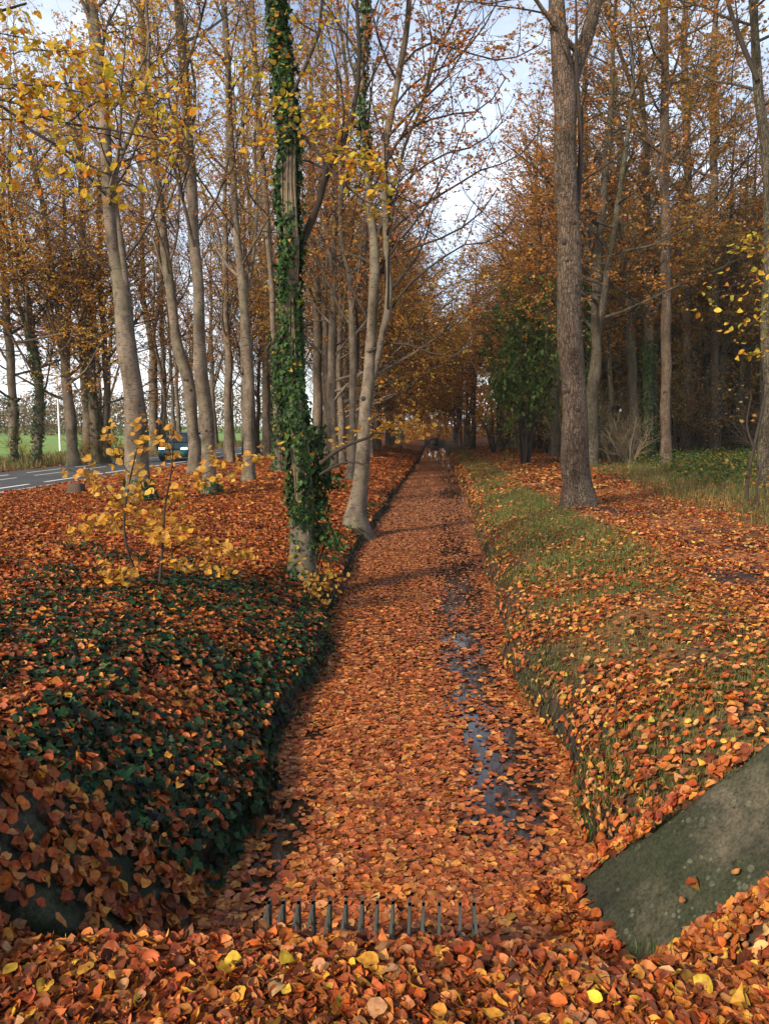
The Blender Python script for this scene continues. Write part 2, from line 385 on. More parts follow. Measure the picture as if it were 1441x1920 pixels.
def axis(segs):
    out = []
    for a, b, st in segs: out += list(np.arange(a, b, st))
    return np.array(out+[segs[-1][1]])
xs = axis([(-900,-100,80),(-100,-24,4),(-24,-7,.6),(-7,-2.6,.15),(-2.6,2.8,.05),(2.8,6,.12),(6,16,.5),(16,60,4),(60,900,80)])
ys = axis([(-6,1.2,.6),(1.2,2.2,.1),(2.2,8,.05),(8,20,.12),(20,60,.5),(60,120,1.5),(120,200,10),(200,1500,130)])
X, Y = np.meshgrid(xs, ys); Z = H(X, Y)
nx, ny = len(xs), len(ys)
gi = (np.arange(ny-1)[:, None]*nx+np.arange(nx-1)[None])
gmb = MB(); gmb.add(np.stack([X, Y, Z], -1).reshape(-1, 3), np.stack([gi, gi+1, gi+nx+1, gi+nx], -1).reshape(-1, 4))
def right_grass(x, y):
    dr = x-edgeR(y)
    g = sstep(.05, .4, dr)*sstep(2.3, 1.5, dr)*(.45+.55*sstep(-.3, .5, noise2(x, y, .8, 11)))
    g2 = sstep(2.2, 2.9, dr)*0+sstep(4.3, 6.0, dr+.5*noise2(x, y, 1.2, 14))*.9
    return np.clip(g+g2, 0, 1)
gr = right_grass(X, Y)
verge = sstep(-17.2, -17.9, X)*sstep(-23, -20, X)*.8
gr = np.maximum(gr, verge)
field = sstep(-21, -24, X)*sstep(12, 30, Y)
dl_ = edgeL(Y)-X; dr_ = X-edgeR(Y)
mud = np.maximum(sstep(.5, .1, np.minimum(np.abs(dl_-.0), np.abs(dr_-.05)))*.9*(np.abs(X) < 3), ((dl_ < .05) & (dr_ < .05))*1.)*(Y > YH-.1)
ivymask = sstep(.0, .3, dl_)*sstep(4.5, 2.6, dl_)*sstep(9.5, 7.0, Y+1.2*noise2(X, Y, 1.1, 21))*(Y > YH-.1)
mud = np.maximum(mud, ivymask*.8)
ground = gmb.build('ground', M['ground']); tag(ground, 'leaf strewn ground and ditch banks under the trees', 'ground', kind='structure')
ca = ground.data.attributes.new('cover', 'FLOAT_COLOR', 'POINT')
ca.data.foreach_set('color', np.stack([gr, field, mud, np.ones_like(gr)], -1).ravel())

# water
wm = MB(); wy = axis([(YH-.02, 20, 1.), (20, DITCH_END, 6)])
wv = np.array([(sx, yy, 0) for yy in wy for sx in (-2.3, 2.3)])
wm.add(wv, [(2*i, 2*i+1, 2*i+3, 2*i+2) for i in range(len(wy)-1)])
tag(wm.build('water', M['water']), 'dark still water of the straight ditch', 'water', kind='structure')

# road with markings (offset verts follow one straight line)
rdm = MB(); ry = axis([(-20, 200, 5.)])
rdm.add(np.array([(sx, yy, ROADZ+.02) for yy in ry for sx in (-17.1, -11.75)]), [(2*i, 2*i+1, 2*i+3, 2*i+2) for i in range(len(ry)-1)])
tag(rdm.build('road', M['asphalt']), 'grey asphalt road beyond the left row of trees', 'road', kind='structure')
mk = MB()
def stripe(x, y0, y1, w): mk.add([(x-w/2,y0,ROADZ+.026),(x+w/2,y0,ROADZ+.026),(x+w/2,y1,ROADZ+.026),(x-w/2,y1,ROADZ+.026)], [(0,1,2,3)])
for x, on, off, w, y0 in ((-12.0,400,0,.07,-20),(-12.75,2.9,1.0,.15,20.6),(-14.75,2.6,1.2,.09,20),(-15.9,2.8,1.3,.12,21)):
    y = y0
    while y < 180:
        stripe(x, y, min(y+on, 180), w); y += on+off
tag(mk.build('road_marking', M['marking']), 'white dashed and edge lines painted on the road', 'road markings', kind='structure')

# leaf covered footpath on the right, draped just over the ground
pm = MB(); py = axis([(1.8, 12, .25), (12, 40, .8), (40, 90, 3)])
rows = []
for y in py:
    w0 = np.interp(y, [0,5,10,16,25,90], [4.0,3.6,3.1,2.6,2.5,2.0]); w1 = w0+np.interp(y, [0,10,20,90], [2.2,2.0,1.5,1.2])
    w0 += .2*float(noise2(y, 0, 1.1, 31)); w1 += .3*float(noise2(y, 3, 1.3, 32))
    xx = np.linspace(w0, w1, 12); rows.append(np.stack([xx, np.full(12, y), H(xx, np.full(12, y))+.012], -1))
g_ = (np.arange(len(py)-1)[:, None]*12+np.arange(11)[None])
pm.add(np.concatenate(rows), np.stack([g_, g_+1, g_+13, g_+12], -1).reshape(-1, 4))
def path_mat():
    m, nt, b = mat('leaf path', .85, .25); v = coords(nt)
    vo = nt.nodes.new('ShaderNodeTexVoronoi'); vo.inputs['Scale'].default_value = 18; nt.links.new(v, vo.inputs['Vector'])
    s = nt.nodes.new('ShaderNodeSeparateColor'); nt.links.new(vo.outputs['Color'], s.inputs[0])
    r = ramp(nt, [(0, (.06, .022, .015)), (.35, (.18, .06, .02)), (.7, (.34, .11, .03)), (1, (.42, .18, .05))]); nt.links.new(s.outputs[0], r.inputs[0])
    n = noise(nt, v, .9, 5, .6); r2 = ramp(nt, [(.46, (0,)*3), (.58, (1,)*3)]); nt.links.new(n.outputs['Fac'], r2.inputs[0])
    nt.links.new(mix(nt, r2.outputs[0], r.outputs[0], (.035, .022, .018)), b.inputs['Base Color']); bump(nt, b, vo.outputs['Distance'], .8, .03)
    return m
tag(pm.build('path', path_mat()), 'leaf covered footpath along the right bank', 'path', kind='structure')
def on_path(x, y):
    w0 = np.interp(y, [0,5,10,16,25,90], [4.0,3.6,3.1,2.6,2.5,2.0]); w1 = w0+np.interp(y, [0,10,20,90], [2.2,2.0,1.5,1.2])
    return (x > w0) & (x < w1)

# ------------------------------------------------------------------ trees
class TreeP:
    def __init__(s, **k):
        s.limb_gap = .8; s.limb_el = (30, 60); s.limb_len = 1.; s.upw = (.10, .04, -.02); s.n2 = 2.4; s.n3 = 3.2
        s.leaf = .1; s.leaf_n = 9; s.first = 4.; s.pal = P_AMBER; s.leafprob = 1.; s.k0 = 12; s.lod = 'lo'; s.top = 99; s.side = None; s.limb_r = .34; s.cap = 5.2; s.dark = True
        s.__dict__.update(k)
def spray(L, g, pts, P, dens, size):
    seg = pts[1:]-pts[:-1]; ln = np.linalg.norm(seg, axis=1).sum()
    n = max(1, int(ln*dens*P.leafprob))
    t = g.uniform(.15, 1.02, n)*(len(pts)-1); i = np.minimum(t.astype(int), len(pts)-2); f = t-i
    p = pts[i]+seg[i]*f[:, None]; d = unit(seg[i])
    sd = unit(np.cross(d, [0, 0, 1.])+1e-6)*np.where(g.random(n) < .5, 1, -1)[:, None]
    dd = unit(d*.6+sd*.9+g.normal(0, .3, (n, 3)))
    nn = unit(np.array([0, 0, 1.])+g.normal(0, .55, (n, 3)))
    L.append((p+dd*size*.5, dd, nn, size*g.uniform(.7, 1.25, n)))
def branch(wb, tb, L, g, p, d, ln, r, lvl, P):
    n = {1: 7, 2: 5, 3: 3}[lvl]
    pts = [np.array(p)]; d = unit(np.array(d)); st = ln/(n-1)
    for i in range(n-1):
        d = unit(d+g.normal(0, {1: .13, 2: .2, 3: .25}[lvl], 3)+np.array([0, 0, P.upw[lvl-1]]))
        pts.append(pts[-1]+d*st)
    pts = np.array(pts); rad = np.linspace(r, max(r*.22, .003), n)
    (wb if lvl == 1 else tb).tube(pts, rad, {1: 6, 2: 4, 3: 3}[lvl], 1 if lvl == 1 and r < .035 and P.dark else 0, False)
    if lvl == 3: spray(L, g, pts, P, P.leaf_n, P.leaf); return
    if lvl == 2: spray(L, g, pts[2:], P, P.leaf_n*.5, P.leaf)
    cnt = int(max(2, ln*(P.n2 if lvl == 1 else P.n3)))
    for j in range(cnt):
        t = g.uniform(.22 if lvl == 1 else .15, 1.0)*(n-1); i = min(int(t), n-2)
        q = pts[i]+(pts[i+1]-pts[i])*(t-i); td = unit(pts[i+1]-pts[i])
        az = unit(np.cross(td, g.normal(0, 1, 3))); 
        if lvl == 2: az = unit(az*np.array([1, 1, .35]))
        a = R(g.uniform(35, 65)); nd_ = td*math.cos(a)+az*math.sin(a)
        branch(wb, tb, L, g, q, nd_, ln*g.uniform(.28, .5)*(1.15-.5*t/(n-1))+.15, max(r*(1-.7*t/(n-1))*.5, .004), lvl+1, P)
def flare(n_flare=2.2):
    ph = rng.uniform(0, 6.28, 4)
    def f(i, a): 
        w = np.exp(-i/n_flare)
        return 1+w*(.16*np.sin(3*a+ph[0])+.10*np.sin(5*a+ph[1]))+.035*np.sin(2*a+ph[2]+i*.5)+.02*np.sin(4*a+i*.9+ph[3])
    return f
def resample(pts, rad, step=.35):
    pts = np.asarray(pts); s = np.r_[0, np.cumsum(np.linalg.norm(np.diff(pts, axis=0), axis=1))]
    n = max(3, int(s[-1]/step)); t = np.linspace(0, s[-1], n)
    # smooth interpolation (catmull-like via cubic hermite)
    tan = np.gradient(pts, s, axis=0); out = np.zeros((n, 3))
    k = np.clip(np.searchsorted(s, t, side='right')-1, 0, len(s)-2); h = (s[k+1]-s[k])[:, None]; u = ((t-s[k])[:, None])/h
    out = (2*u**3-3*u**2+1)*pts[k]+(u**3-2*u**2+u)*h*tan[k]+(-2*u**3+3*u**2)*pts[k+1]+(u**3-u**2)*h*tan[k+1]
    return out, np.interp(t, s, rad)
def make_tree(name, stems, P, wood, g, origin, knots=0, extra=None):
    """stems: list of (pts, radii) in world space; first is the trunk. returns root empty"""
    root = empty(name, origin); wb = MB(); tb = MB(); L = []
    o = np.array(origin)
    for si, (pts, rad) in enumerate(stems):
        pts, rad = resample(np.asarray(pts)-o, rad)
        q_ = np.arange(len(rad)); rad = rad*(1+.035*np.sin(q_*.55+g.uniform(0, 6))+.03*np.sin(q_*1.3+g.uniform(0, 6))+g.normal(0, .012, len(rad))); pts = pts+np.c_[.12*rad*np.sin(q_*.8+g.uniform(0, 6)), .12*rad*np.sin(q_*.9+g.uniform(0, 6)), 0*rad]*(q_ > 2)[:, None]
        wb.tube(pts, rad, P.k0 if si == 0 else 8, 1 if si and rad[0] < .06 else 0, True, flare() if si == 0 else None)
        s = np.r_[0, np.cumsum(np.linalg.norm(np.diff(pts, axis=0), axis=1))]
        q = max(.3, P.first-(pts[0, 2] if si else 0)) if si == 0 else .6; az = g.uniform(0, 6.28)
        while q < s[-1]-.2:
            i = min(np.searchsorted(s, q), len(s)-1)
            if pts[i, 2] > P.top: break
            fr = q/s[-1]; az += 2.4+g.normal(0, .5)
            el = R(g.uniform(*P.limb_el)*(1-.0*fr)+fr*12)
            a2 = az
            if P.side is not None and g.random() < .6: a2 = P.side+g.normal(0, .6)
            d = np.array([math.cos(a2)*math.cos(el), math.sin(a2)*math.cos(el), math.sin(el)])
            remain = max(.8, s[-1]-q)
            ln = P.limb_len*(1.0+.24*remain)*g.uniform(.65, 1.2)
            branch(wb, tb, L, g, pts[i], d, min(ln, P.cap*P.limb_len), min(rad[i]*P.limb_r, .07)*g.uniform(.7, 1.1)+.006, 1, P)
            q += P.limb_gap*g.uniform(.5, 1.5)
    for kq in range(knots):                       # branch stubs / scars
        pts, rad = resample(np.asarray(stems[0][0])-o, stems[0][1]); i = g.integers(2, len(pts)-2); a = g.uniform(-2.9, -.2)
        d = np.array([math.cos(a), math.sin(a), .25]); c = pts[i]+d*rad[i]*.86
        kr = g.uniform(.02, .055); wb.tube([c-d*.02, c+d*kr*.4, c+d*kr*.7], [kr*1.3, kr, kr*.4], 7, 1, True)
    if extra: extra(wb, tb, L, g, o)
    wb.build('trunk', [wood, M['twig']], root)
    if L:
        p, d, n, s = (np.concatenate([l[i] for l in L]) for i in range(4))
        add_leaves(tb, p, d, n, s, pick(P.pal, len(p), .2, g), P.lod, .25, .2, 1, g)
    if tb.n: tb.build('crown', [M['twig'], M['leaf']], root)
    return root
def trace(pts, Y, g=None, grow=0, wob=.0, lean=(0, 0)):
    """pixel polyline (x, y, width) from base upward at distance Y -> world points + radii, extended upward by grow metres"""
    out = []; rad = []
    for i, (x, y, w) in enumerate(pts):
        yy = Y+wob*math.sin(i*1.3)+lean[1]*i
        p = at_y(x, y, yy); out.append(p); rad.append(w*.5*np.dot(p-CAM, fw)/F)
    if grow:
        g = g or rng
        d = unit(out[-1]-out[-3]); d = unit(d+np.array([0, 0, .6])); r0 = rad[-1]
        n = max(2, int(grow/1.5))
        for i in range(n):
            d = unit(d+g.normal(0, .07, 3)+np.array([0, 0, .08])); out.append(out[-1]+d*grow/n); rad.append(max(.012, r0*(1-.93*(i+1)/n)))
    return out, rad

def root_base(px, py, Yh=None):
    """ground point under a pixel, iterating on the terrain"""
    z = .5
    for _ in range(12):
        p = at_z(px, py, z); z = .5*z+.5*float(H(p[0], p[1]))
    return at_z(px, py, z)
def hero(name, label, px, P, wood, seed, forks=(), grow=8, group=None, Yd=None, knots=6, base_drop=.25, wob=.15, extra=None):
    g = np.random.default_rng(seed)
    b = root_base(px[0][0], px[0][1]) if Yd is None else at_y(px[0][0], px[0][1], Yd)
    Yb = b[1]
    pts, rad = trace(px, Yb, g, grow, wob)
    pts[0] = b.copy()
    # bury the foot and flare it
    foot = b.copy(); foot[2] = min(float(H(b[0], b[1])), b[2])-base_drop
    r1 = rad[0]
    stems = [([foot, b]+pts[1:], [r1*1.55, r1*1.25]+rad[1:])]
    # insert a point above base so flare is short
    q = b+(np.array(pts[1])-b)*min(.5, .5/max(.5, np.linalg.norm(np.array(pts[1])-b)))
    stems[0][0].insert(2, q); stems[0][1].insert(2, r1*.88)
    for f, gr_ in forks:
        stems.append(trace(f, Yb, g, gr_, .1))
    t = make_tree(name, stems, P, wood, g, tuple(b), knots, extra)
    tag(t, label, 'tree', group)
    return t, stems

LB = 'grey beeches in rows between ditch and road'
beech = lambda **k: TreeP(**{**dict(first=4.5, limb_gap=.55, limb_el=(25, 62), pal=P_AMBER, leaf=.075, leaf_n=15, n2=2.5, n3=3.6), **k})
HERO = {}
HERO['big'] = hero('beech_tree', 'stout grey beech at left with dark second stem forking off and ivy at its foot',
  [(262,943,50),(257,870,44),(255,810,43),(247,713,38),(238,647,35),(232,580,34),(222,513,28),(213,470,23),(203,350,21),(192,200,23),(184,100,23),(168,0,22)],
  beech(first=6.2, pal=P_HON), M['beech'], 1, [([(240,590,14),(234,530,16),(226,450,14),(216,330,9),(250,235,8),(270,175,7),(280,100,7),(274,10,6)], 4)], 7)
HERO['second'] = hero('beech_tree', 'grey beech with mossy foot, right behind the yellow sapling',
  [(395,927,30),(390,850,26),(383,747,27),(377,680,26),(372,613,22),(371,513,20),(364,450,20),(357,300,19),(345,150,18),(335,0,17)], beech(first=5.5, pal=P_HON), M['beech'], 2, [], 8)
HERO['lean'] = hero('beech_tree', 'leaning grey beech that hides the right side of the car',
  [(364,890,27),(362,813,22),(355,730,23),(333,647,20),(324,580,19),(311,480,16),(297,350,15),(285,250,14),(262,0,11)], beech(first=6.), M['beech'], 3, [], 7)
HERO['third'] = hero('beech_tree', 'straight grey beech left of the ivy clad trunk, bare foot in leaves',
  [(466,906,26),(468,813,19),(465,680,20),(461,613,18),(455,547,18),(450,497,15),(445,450,14),(435,300,13),(428,150,12),(420,0,11)], beech(first=6., pal=P_HON), M['beech'], 4, [([(458,560,8),(472,500,6),(480,430,6),(478,250,5)], 4)], 8)
HERO['thin'] = hero('beech_tree', 'thin grey beech forking high, standing just left of the car',
  [(290,850,18),(287,747,18),(285,647,14),(283,633,13),(271,580,10),(267,480,9),(262,300,8)], beech(first=9.), M['beech'], 5, [([(284,640,10),(293,597,9),(302,547,8),(297,480,8),(292,300,7)], 7)], 8)
for i, (lab, px, fk) in enumerate([
  ('grey beech at the left picture edge, beyond the road', [(25,876,16),(25,780,16),(20,680,16),(14,613,14),(10,547,13),(3,480,10),(-4,380,9)], []),
  ('forked grey beech with ivy patches, second from left beyond the road', [(68,870,19),(72,797,16),(74,747,15),(67,680,16),(55,613,16),(50,547,11),(35,480,9),(20,380,8)], [([(55,613,10),(38,580,9),(27,530,9),(20,480,8),(5,380,7)], 6)]),
  ('broad beech right of the white pole beyond the road', [(137,866,23),(133,797,20),(128,747,18),(123,697,18),(117,647,15),(110,580,12),(100,513,11),(93,480,10),(80,380,9)], [([(124,700,8),(128,667,7),(130,580,7),(123,480,6),(118,350,6)], 6)]),
  ('ivy streaked grey beech beyond the road, left one of a close pair', [(180,860,20),(177,780,18),(172,713,16),(168,613,15),(163,547,12),(157,480,9),(150,350,8)], []),
  ('slim grey beech beyond the road, right one of a close pair', [(197,853,16),(200,747,13),(197,663,10),(190,547,10),(190,480,8),(186,350,7)], [])]):
    HERO['c%d' % i] = hero('beech_tree', lab, px, beech(first=3.2, limb_el=(0, 52), pal=P_HON if i < 3 else P_AMBER, limb_len=1.25, leaf=.1), M['beech'], 20+i, [(f, gg) for f, gg in fk], 8, Yd=33.5+i*.6 if i < 3 else 36.5+i*.3)
HERO['ivy'] = hero('beech_tree', 'ivy clad beech standing at the left water edge, trunk nearest the camera',
  [(566,1092,50),(567,1000,42),(567,955,40),(564,880,38),(558,805,37),(547,730,37),(545,630,35),(541,530,34),(545,475,32),(540,375,30),(541,250,27),(531,150,27),(521,50,25),(518,-30,24)],
  beech(first=7.5, pal=P_GOLD, leaf=.075), M['beech'], 6,
  [([(556,480,15),(568,450,15),(590,400,14),(605,355,12),(614,310,11),(640,270,10),(660,220,9),(672,150,8),(668,0,7)], 4),
   ([(545,180,8),(562,147,7),(590,82,6),(602,50,6),(604,-20,5)], 2)], 6)
HERO['twin'] = hero('beech_tree', 'twin stemmed beech with curved foot at the left water edge',
  [(663,992,46),(667,955,37),(677,905,28),(682,830,26),(684,755,27),(691,705,23),(695,655,20),(699,605,19),(700,555,18),(701,480,18),(700,450,18),(692,375,15),(690,300,14),(680,225,12),(677,150,13),(681,75,12),(687,0,10)],
  beech(first=6.6, leaf=.07, leaf_n=20, pal=np.concatenate([P_AMBER, np.array([(.52,.17,.07),(.46,.13,.06)])])), M['beech'], 7,
  [([(694,720,14),(703,695,13),(711,655,12),(717,620,12),(727,580,14),(729,530,14),(725,480,14),(725,450,14),(720,350,13),(722,275,13),(737,200,12),(750,125,12),(762,50,11),(768,-20,10)], 5),
   ([(704,460,9),(712,430,8),(735,362,7),(762,262,6),(790,200,5),(812,120,5),(862,0,4)], 3),
   ([(700,560,6),(716,500,6),(735,470,5),(790,400,4),(830,330,3)], 1),
   ([(727,590,5),(760,540,4.5),(820,490,4),(880,455,3),(930,450,2.5)], .6), ([(725,440,5),(770,400,4.5),(850,350,4),(920,310,3),(965,300,2.5)], .6),
   ([(722,300,5),(770,240,4.5),(840,215,4),(910,200,3)], .6), ([(690,660,5),(740,640,4),(800,660,3.5),(850,668,3)], .4), ([(750,125,5),(800,80,4.5),(880,100,3.5),(960,110,3)], .5), ([(735,205,5),(780,150,4.5),(840,120,4),(900,60,3)], .6), ([(712,430,5),(760,340,4.5),(830,290,4),(905,265,3)], .5), ([(700,500,5),(760,470,4.5),(840,440,4),(900,400,3)], .5)], 5)
HERO['slimA'] = hero('beech_tree', 'slim pale beech just behind the twin stemmed one', [(655,902,17),(661,830,13),(661,755,13),(661,680,14),(660,605,13),(657,555,11),(652,505,9),(645,480,8),(640,350,8),(650,150,7)], beech(first=5.), M['beech'], 8, [([(668,700,6),(672,640,6),(668,560,5),(684,480,5)], 4)], 8)
HERO['r1'] = hero('beech_tree', 'grey beech with a low hooked side branch, right of the ivy clad trunk', [(635,858,21),(634,792,18),(631,742,18),(626,692,16),(624,642,14),(621,580,12),(622,480,10),(630,350,9)], beech(first=5.), M['beech'], 9, [([(633,760,8),(645,740,6),(655,720,5),(664,690,4)], 3)], 9)
HERO['r2'] = hero('beech_tree', 'plain grey beech between the hooked one and the smooth pillar', [(614,857,15),(612,755,15),(611,680,14),(609,605,12),(607,530,11),(610,480,10),(612,350,9)], beech(first=5.), M['beech'], 10, [], 9)
HERO['r3'] = hero('beech_tree', 'smooth pillar like beech directly right of the ivy clad trunk', [(596,866,19),(595,805,18),(595,730,18),(595,655,17),(594,580,14),(590,505,12),(588,480,11),(585,350,10)], beech(first=5.5), M['beech'], 11, [([(590,560,6),(580,500,6),(575,430,5),(585,250,5)], 5)], 9)
HERO['w'] = hero('beech_tree', 'pale footed beech directly left of the ivy clad trunk', [(522,888,21),(520,805,14),(517,705,12),(512,605,11),(509,530,11),(506,480,11),(500,400,12),(494,325,12),(485,225,11),(481,150,10),(472,0,9)], beech(first=6., pal=P_HON), M['beech'], 12, [], 8)
HERO['l2'] = hero('beech_tree', 'thin leaning beech far behind, left of the ivy clad trunk', [(512,852,13),(505,755,12),(494,655,11),(485,580,9),(476,517,7),(468,400,7),(455,200,6)], beech(first=6.), M['beech'], 13, [], 7)

# right side
HERO['right'] = hero('tall_tree', 'stout rough barked tree on the right bank, forking high up',
  [(1081,952,60),(1080,900,53),(1077,820,50),(1073,720,47),(1069,620,44),(1066,520,43),(1064,420,42),(1061,320,42),(1058,220,42),(1055,150,42),(1050,90,34),(1044,0,30),(1038,-80,27)],
  TreeP(first=14., limb_el=(10, 50), pal=P_BROWN, leaf=.1, k0=18), M['oak'], 30,
  [([(1066,170,28),(1080,120,27),(1098,70,26),(1116,10,25),(1128,-50,24)], 7), ([(1078,420,10),(1086,330,10),(1089,270,9),(1086,215,8),(1080,150,8)], 2)], 8, knots=60, wob=.05)
WB = dict(pal=np.concatenate([P_OLIVE, P_BROWN]), leaf=.12, leaf_n=15, limb_el=(5, 55), first=5., limb_gap=.6, limb_len=1.2)
HERO['w1'] = hero('tall_tree', 'straight brown trunk nearest of three at the wood edge', [(1247,878,24),(1247,800,19),(1248,680,18),(1248,560,18),(1247,450,18),(1246,330,17),(1246,200,16),(1245,80,15),(1244,0,14)], TreeP(**{**WB, 'first': 12.}), M['oak'], 31, [([(1244,360,9),(1225,290,9),(1200,220,8),(1170,120,8),(1135,20,7)], 4)], 6, knots=14)
HERO['w2'] = hero('tall_tree', 'straight brown trunk in the middle of three at the wood edge', [(1283,852,23),(1285,780,19),(1287,680,18),(1286,560,17),(1285,450,16),(1288,330,15),(1285,200,14),(1282,60,12)], TreeP(**{**WB, 'first': 12.}), M['oak'], 32, [], 7, knots=14)
HERO['w3'] = hero('tall_tree', 'straight brown trunk rightmost of three at the wood edge', [(1337,853,19),(1338,760,17),(1338,650,16),(1338,540,15),(1338,430,15),(1338,320,14),(1337,200,13),(1338,80,12)], TreeP(**{**WB, 'first': 12.}), M['oak'], 33, [], 7, knots=12)
HERO['w4'] = hero('tall_tree', 'dark ivy wrapped trunk close behind the stout right tree', [(1110,872,19),(1108,780,17),(1107,690,15),(1106,600,15),(1104,500,14),(1100,400,13),(1095,250,12)], TreeP(**{**WB, 'first': 6.}), M['woodbark'], 34, [], 7)
HERO['w5'] = hero('tall_tree', 'ivy footed brown trunk left of the three straight trunks', [(1216,868,24),(1215,780,20),(1215,700,18),(1215,600,17),(1213,500,16),(1212,400,15),(1208,250,13)], TreeP(**{**WB, 'first': 6.}), M['woodbark'], 35, [], 7)
HERO['w6'] = hero('tall_tree', 'dark trunk leaning left behind the bare thicket', [(1192,860,22),(1188,780,19),(1183,680,18),(1176,560,17),(1172,450,15),(1165,300,13)], TreeP(**{**WB, 'first': 6.}), M['woodbark'], 36, [], 7)
HERO['w7'] = hero('tall_tree', 'brown trunk cut by the right picture edge', [(1434,925,26),(1432,850,22),(1440,760,20),(1436,600,19),(1440,480,18),(1436,300,17),(1420,150,17),(1412,0,16)], TreeP(**{**WB, 'first': 9.}), M['woodbark'], 37, [([(1420,150,10),(1390,80,9),(1368,20,8)], 3)], 7)

# ------------------------------------------------------------------ ivy on trunks
def ivy_on(stems, z0, z1, n, thick, label, seed, size=.055, patch=.0, si=0):
    g = np.random.default_rng(seed); pts, rad = resample(np.asarray(stems[si][0]), stems[si][1], .1)
    ok = np.where((pts[:, 2] > z0) & (pts[:, 2] < z1))[0]
    i = ok[g.integers(0, len(ok), n)]; a = g.uniform(0, 2*math.pi, n)
    dens = noise2(a*1.2, pts[i, 2], .9, seed)+.25
    keep = dens > patch-.55*g.random(n); i = i[keep]; a = a[keep]; n = len(i)
    out = np.stack([np.cos(a), np.sin(a), np.zeros(n)], -1)
    th = g.random(n)**1.6*thick*(1+.8*noise2(a*1.5, pts[i, 2], .5, seed+1))
    p = pts[i]+out*(rad[i]*1.03+np.abs(th)+.008)[:, None]+g.normal(0, .03, (n, 3))*np.array([.3, .3, 1])
    d = unit(np.array([0, 0, -1.])+g.normal(0, .5, (n, 3))+out*.3); nn = unit(out+g.normal(0, .4, (n, 3))+np.array([0, 0, .35]))
    mb = MB()
    add_leaves(mb, p-d*.0, d, nn, size*g.uniform(.6, 1.3, n), np.where(g.random((n, 1)) < .03, pick(P_GOLD, n, .1, g)*.6, pick(P_IVY, n, .25, g)), 'ivy', .15, .15, 1, g)
    root = pts[ok[0]]
    for k in range(7):                                     # climbing stems
        a0 = g.uniform(0, 6.28); idx = ok[::3]; aa = a0+np.cumsum(g.normal(0, .12, len(idx)))
        q = pts[idx]+np.stack([np.cos(aa), np.sin(aa), 0*aa], -1)*(rad[idx]+.008)[:, None]
        if len(q) > 2: mb.tube(q, np.full(len(q), .009), 4, 0, False)
    o = mb.build('climbing_ivy', [M['twigpale'], M['ivy']]); tag(o, label, 'ivy')
    return o
S = HERO['ivy'][1]
ivy_on(S, 1.05, 9.5, 11500, .06, 'dense green ivy wrapped around the trunk nearest the water', 101, .056, .2)
ivy_on(S, .2, 1.2, 700, .07, 'thin ivy runners at the foot of the nearest trunk', 102, .05, .1)
ivy_on(HERO['big'][1], .35, 1.15, 600, .06, 'ivy tuft at the foot of the stout left beech', 103, .07, .0)
ivy_on(HERO['second'][1], .3, .9, 260, .05, 'small ivy collar at the foot of the beech behind the sapling', 104, .07, .0)
ivy_on(HERO['c1'][1], .3, 7.5, 1500, .1, 'ivy patches climbing the forked beech beyond the road', 105, .1, .3)
ivy_on(HERO['c0'][1], .2, 3.5, 500, .1, 'ivy at the foot of the leftmost beech beyond the road', 106, .1, .1)
ivy_on(HERO['c3'][1], .8, 9, 1500, .12, 'ivy streak on the left trunk of the close pair beyond the road', 107, .1, .3)
ivy_on(HERO['w'][1], .3, 5.5, 1700, .09, 'ivy on the pale footed beech left of the nearest trunk', 108, .08, .0)
ivy_on(HERO['w4'][1], 1.2, 8, 2200, .12, 'dark ivy on the trunk close behind the stout right tree', 109, .1, -.2)
ivy_on(HERO['w5'][1], .5, 6, 1900, .12, 'dark ivy on the brown trunk left of the three straight ones', 110, .1, -.1)
ivy_on(HERO['twin'][1], 7.2, 10.5, 700, .06, 'ivy high on the left stem of the twin beech', 111, .08, -.1)

gi_ = np.random.default_rng(130); mb = MB()                       # bushy ivy clump hanging on the right of the nearest trunk
for px, py, n, sx, sz_ in ((602, 880, 170, .07, .13), (616, 900, 110, .11, .07), (600, 950, 150, .06, .12), (606, 1000, 120, .08, .09), (622, 1015, 80, .10, .05), (596, 830, 90, .05, .10)):
    c = at_y(px, py, 10.0); p = c+gi_.normal(0, 1, (n, 3))*[sx, .10, sz_]
    add_leaves(mb, p, unit(np.array([.2, -.2, -1.])+gi_.normal(0, .6, (n, 3))), unit(np.array([.2, -.7, .5])+gi_.normal(0, .5, (n, 3))), .055*gi_.uniform(.6, 1.35, n), pick(P_IVY, n, .3, gi_), 'ivy', .15, .2, 1, gi_)
    mb.tube([at_y(592, py+60, 10.05), (c+at_y(592, py+20, 10.05))/2, c], [.012, .009, .004], 5, 0, False)
tag(mb.build('climbing_ivy', [M['twig'], M['ivy']]), 'bushy green ivy clump low on the right of the nearest trunk', 'ivy')
# ------------------------------------------------------------------ repeated trees
def straight(g, h, r, lean=.04):
    n = 9; z = np.linspace(0, h, n); d = np.cumsum(g.normal(0, lean*h/n, (n, 2)), 0); d -= d[0]
    rad = r*np.interp(z/h, [0, .03, .5, 1], [1.35, 1.0, .62, .06])
    return np.c_[d, z-.3*(z == 0)], rad
def variant(name, h, r, P, wood, seed, fork=True):
    g = np.random.default_rng(seed); p, rd = straight(g, h, r)
    st = [(p, rd)]
    if fork:
        k = g.integers(2, 5); a = g.uniform(0, 6.28); q = [p[k]]; d = np.array([math.cos(a)*.35, math.sin(a)*.35, 1]); L = (h-p[k, 2])*.9/6
        for i in range(6): d = unit(d+g.normal(0, .08, 3)+np.array([0, 0, .15])); q.append(q[-1]+d*L)
        st.append((q, rd[k]*np.linspace(.75, .06, 7)))
    return make_tree(name, st, P, wood, g, (0, 0, 0), 4)
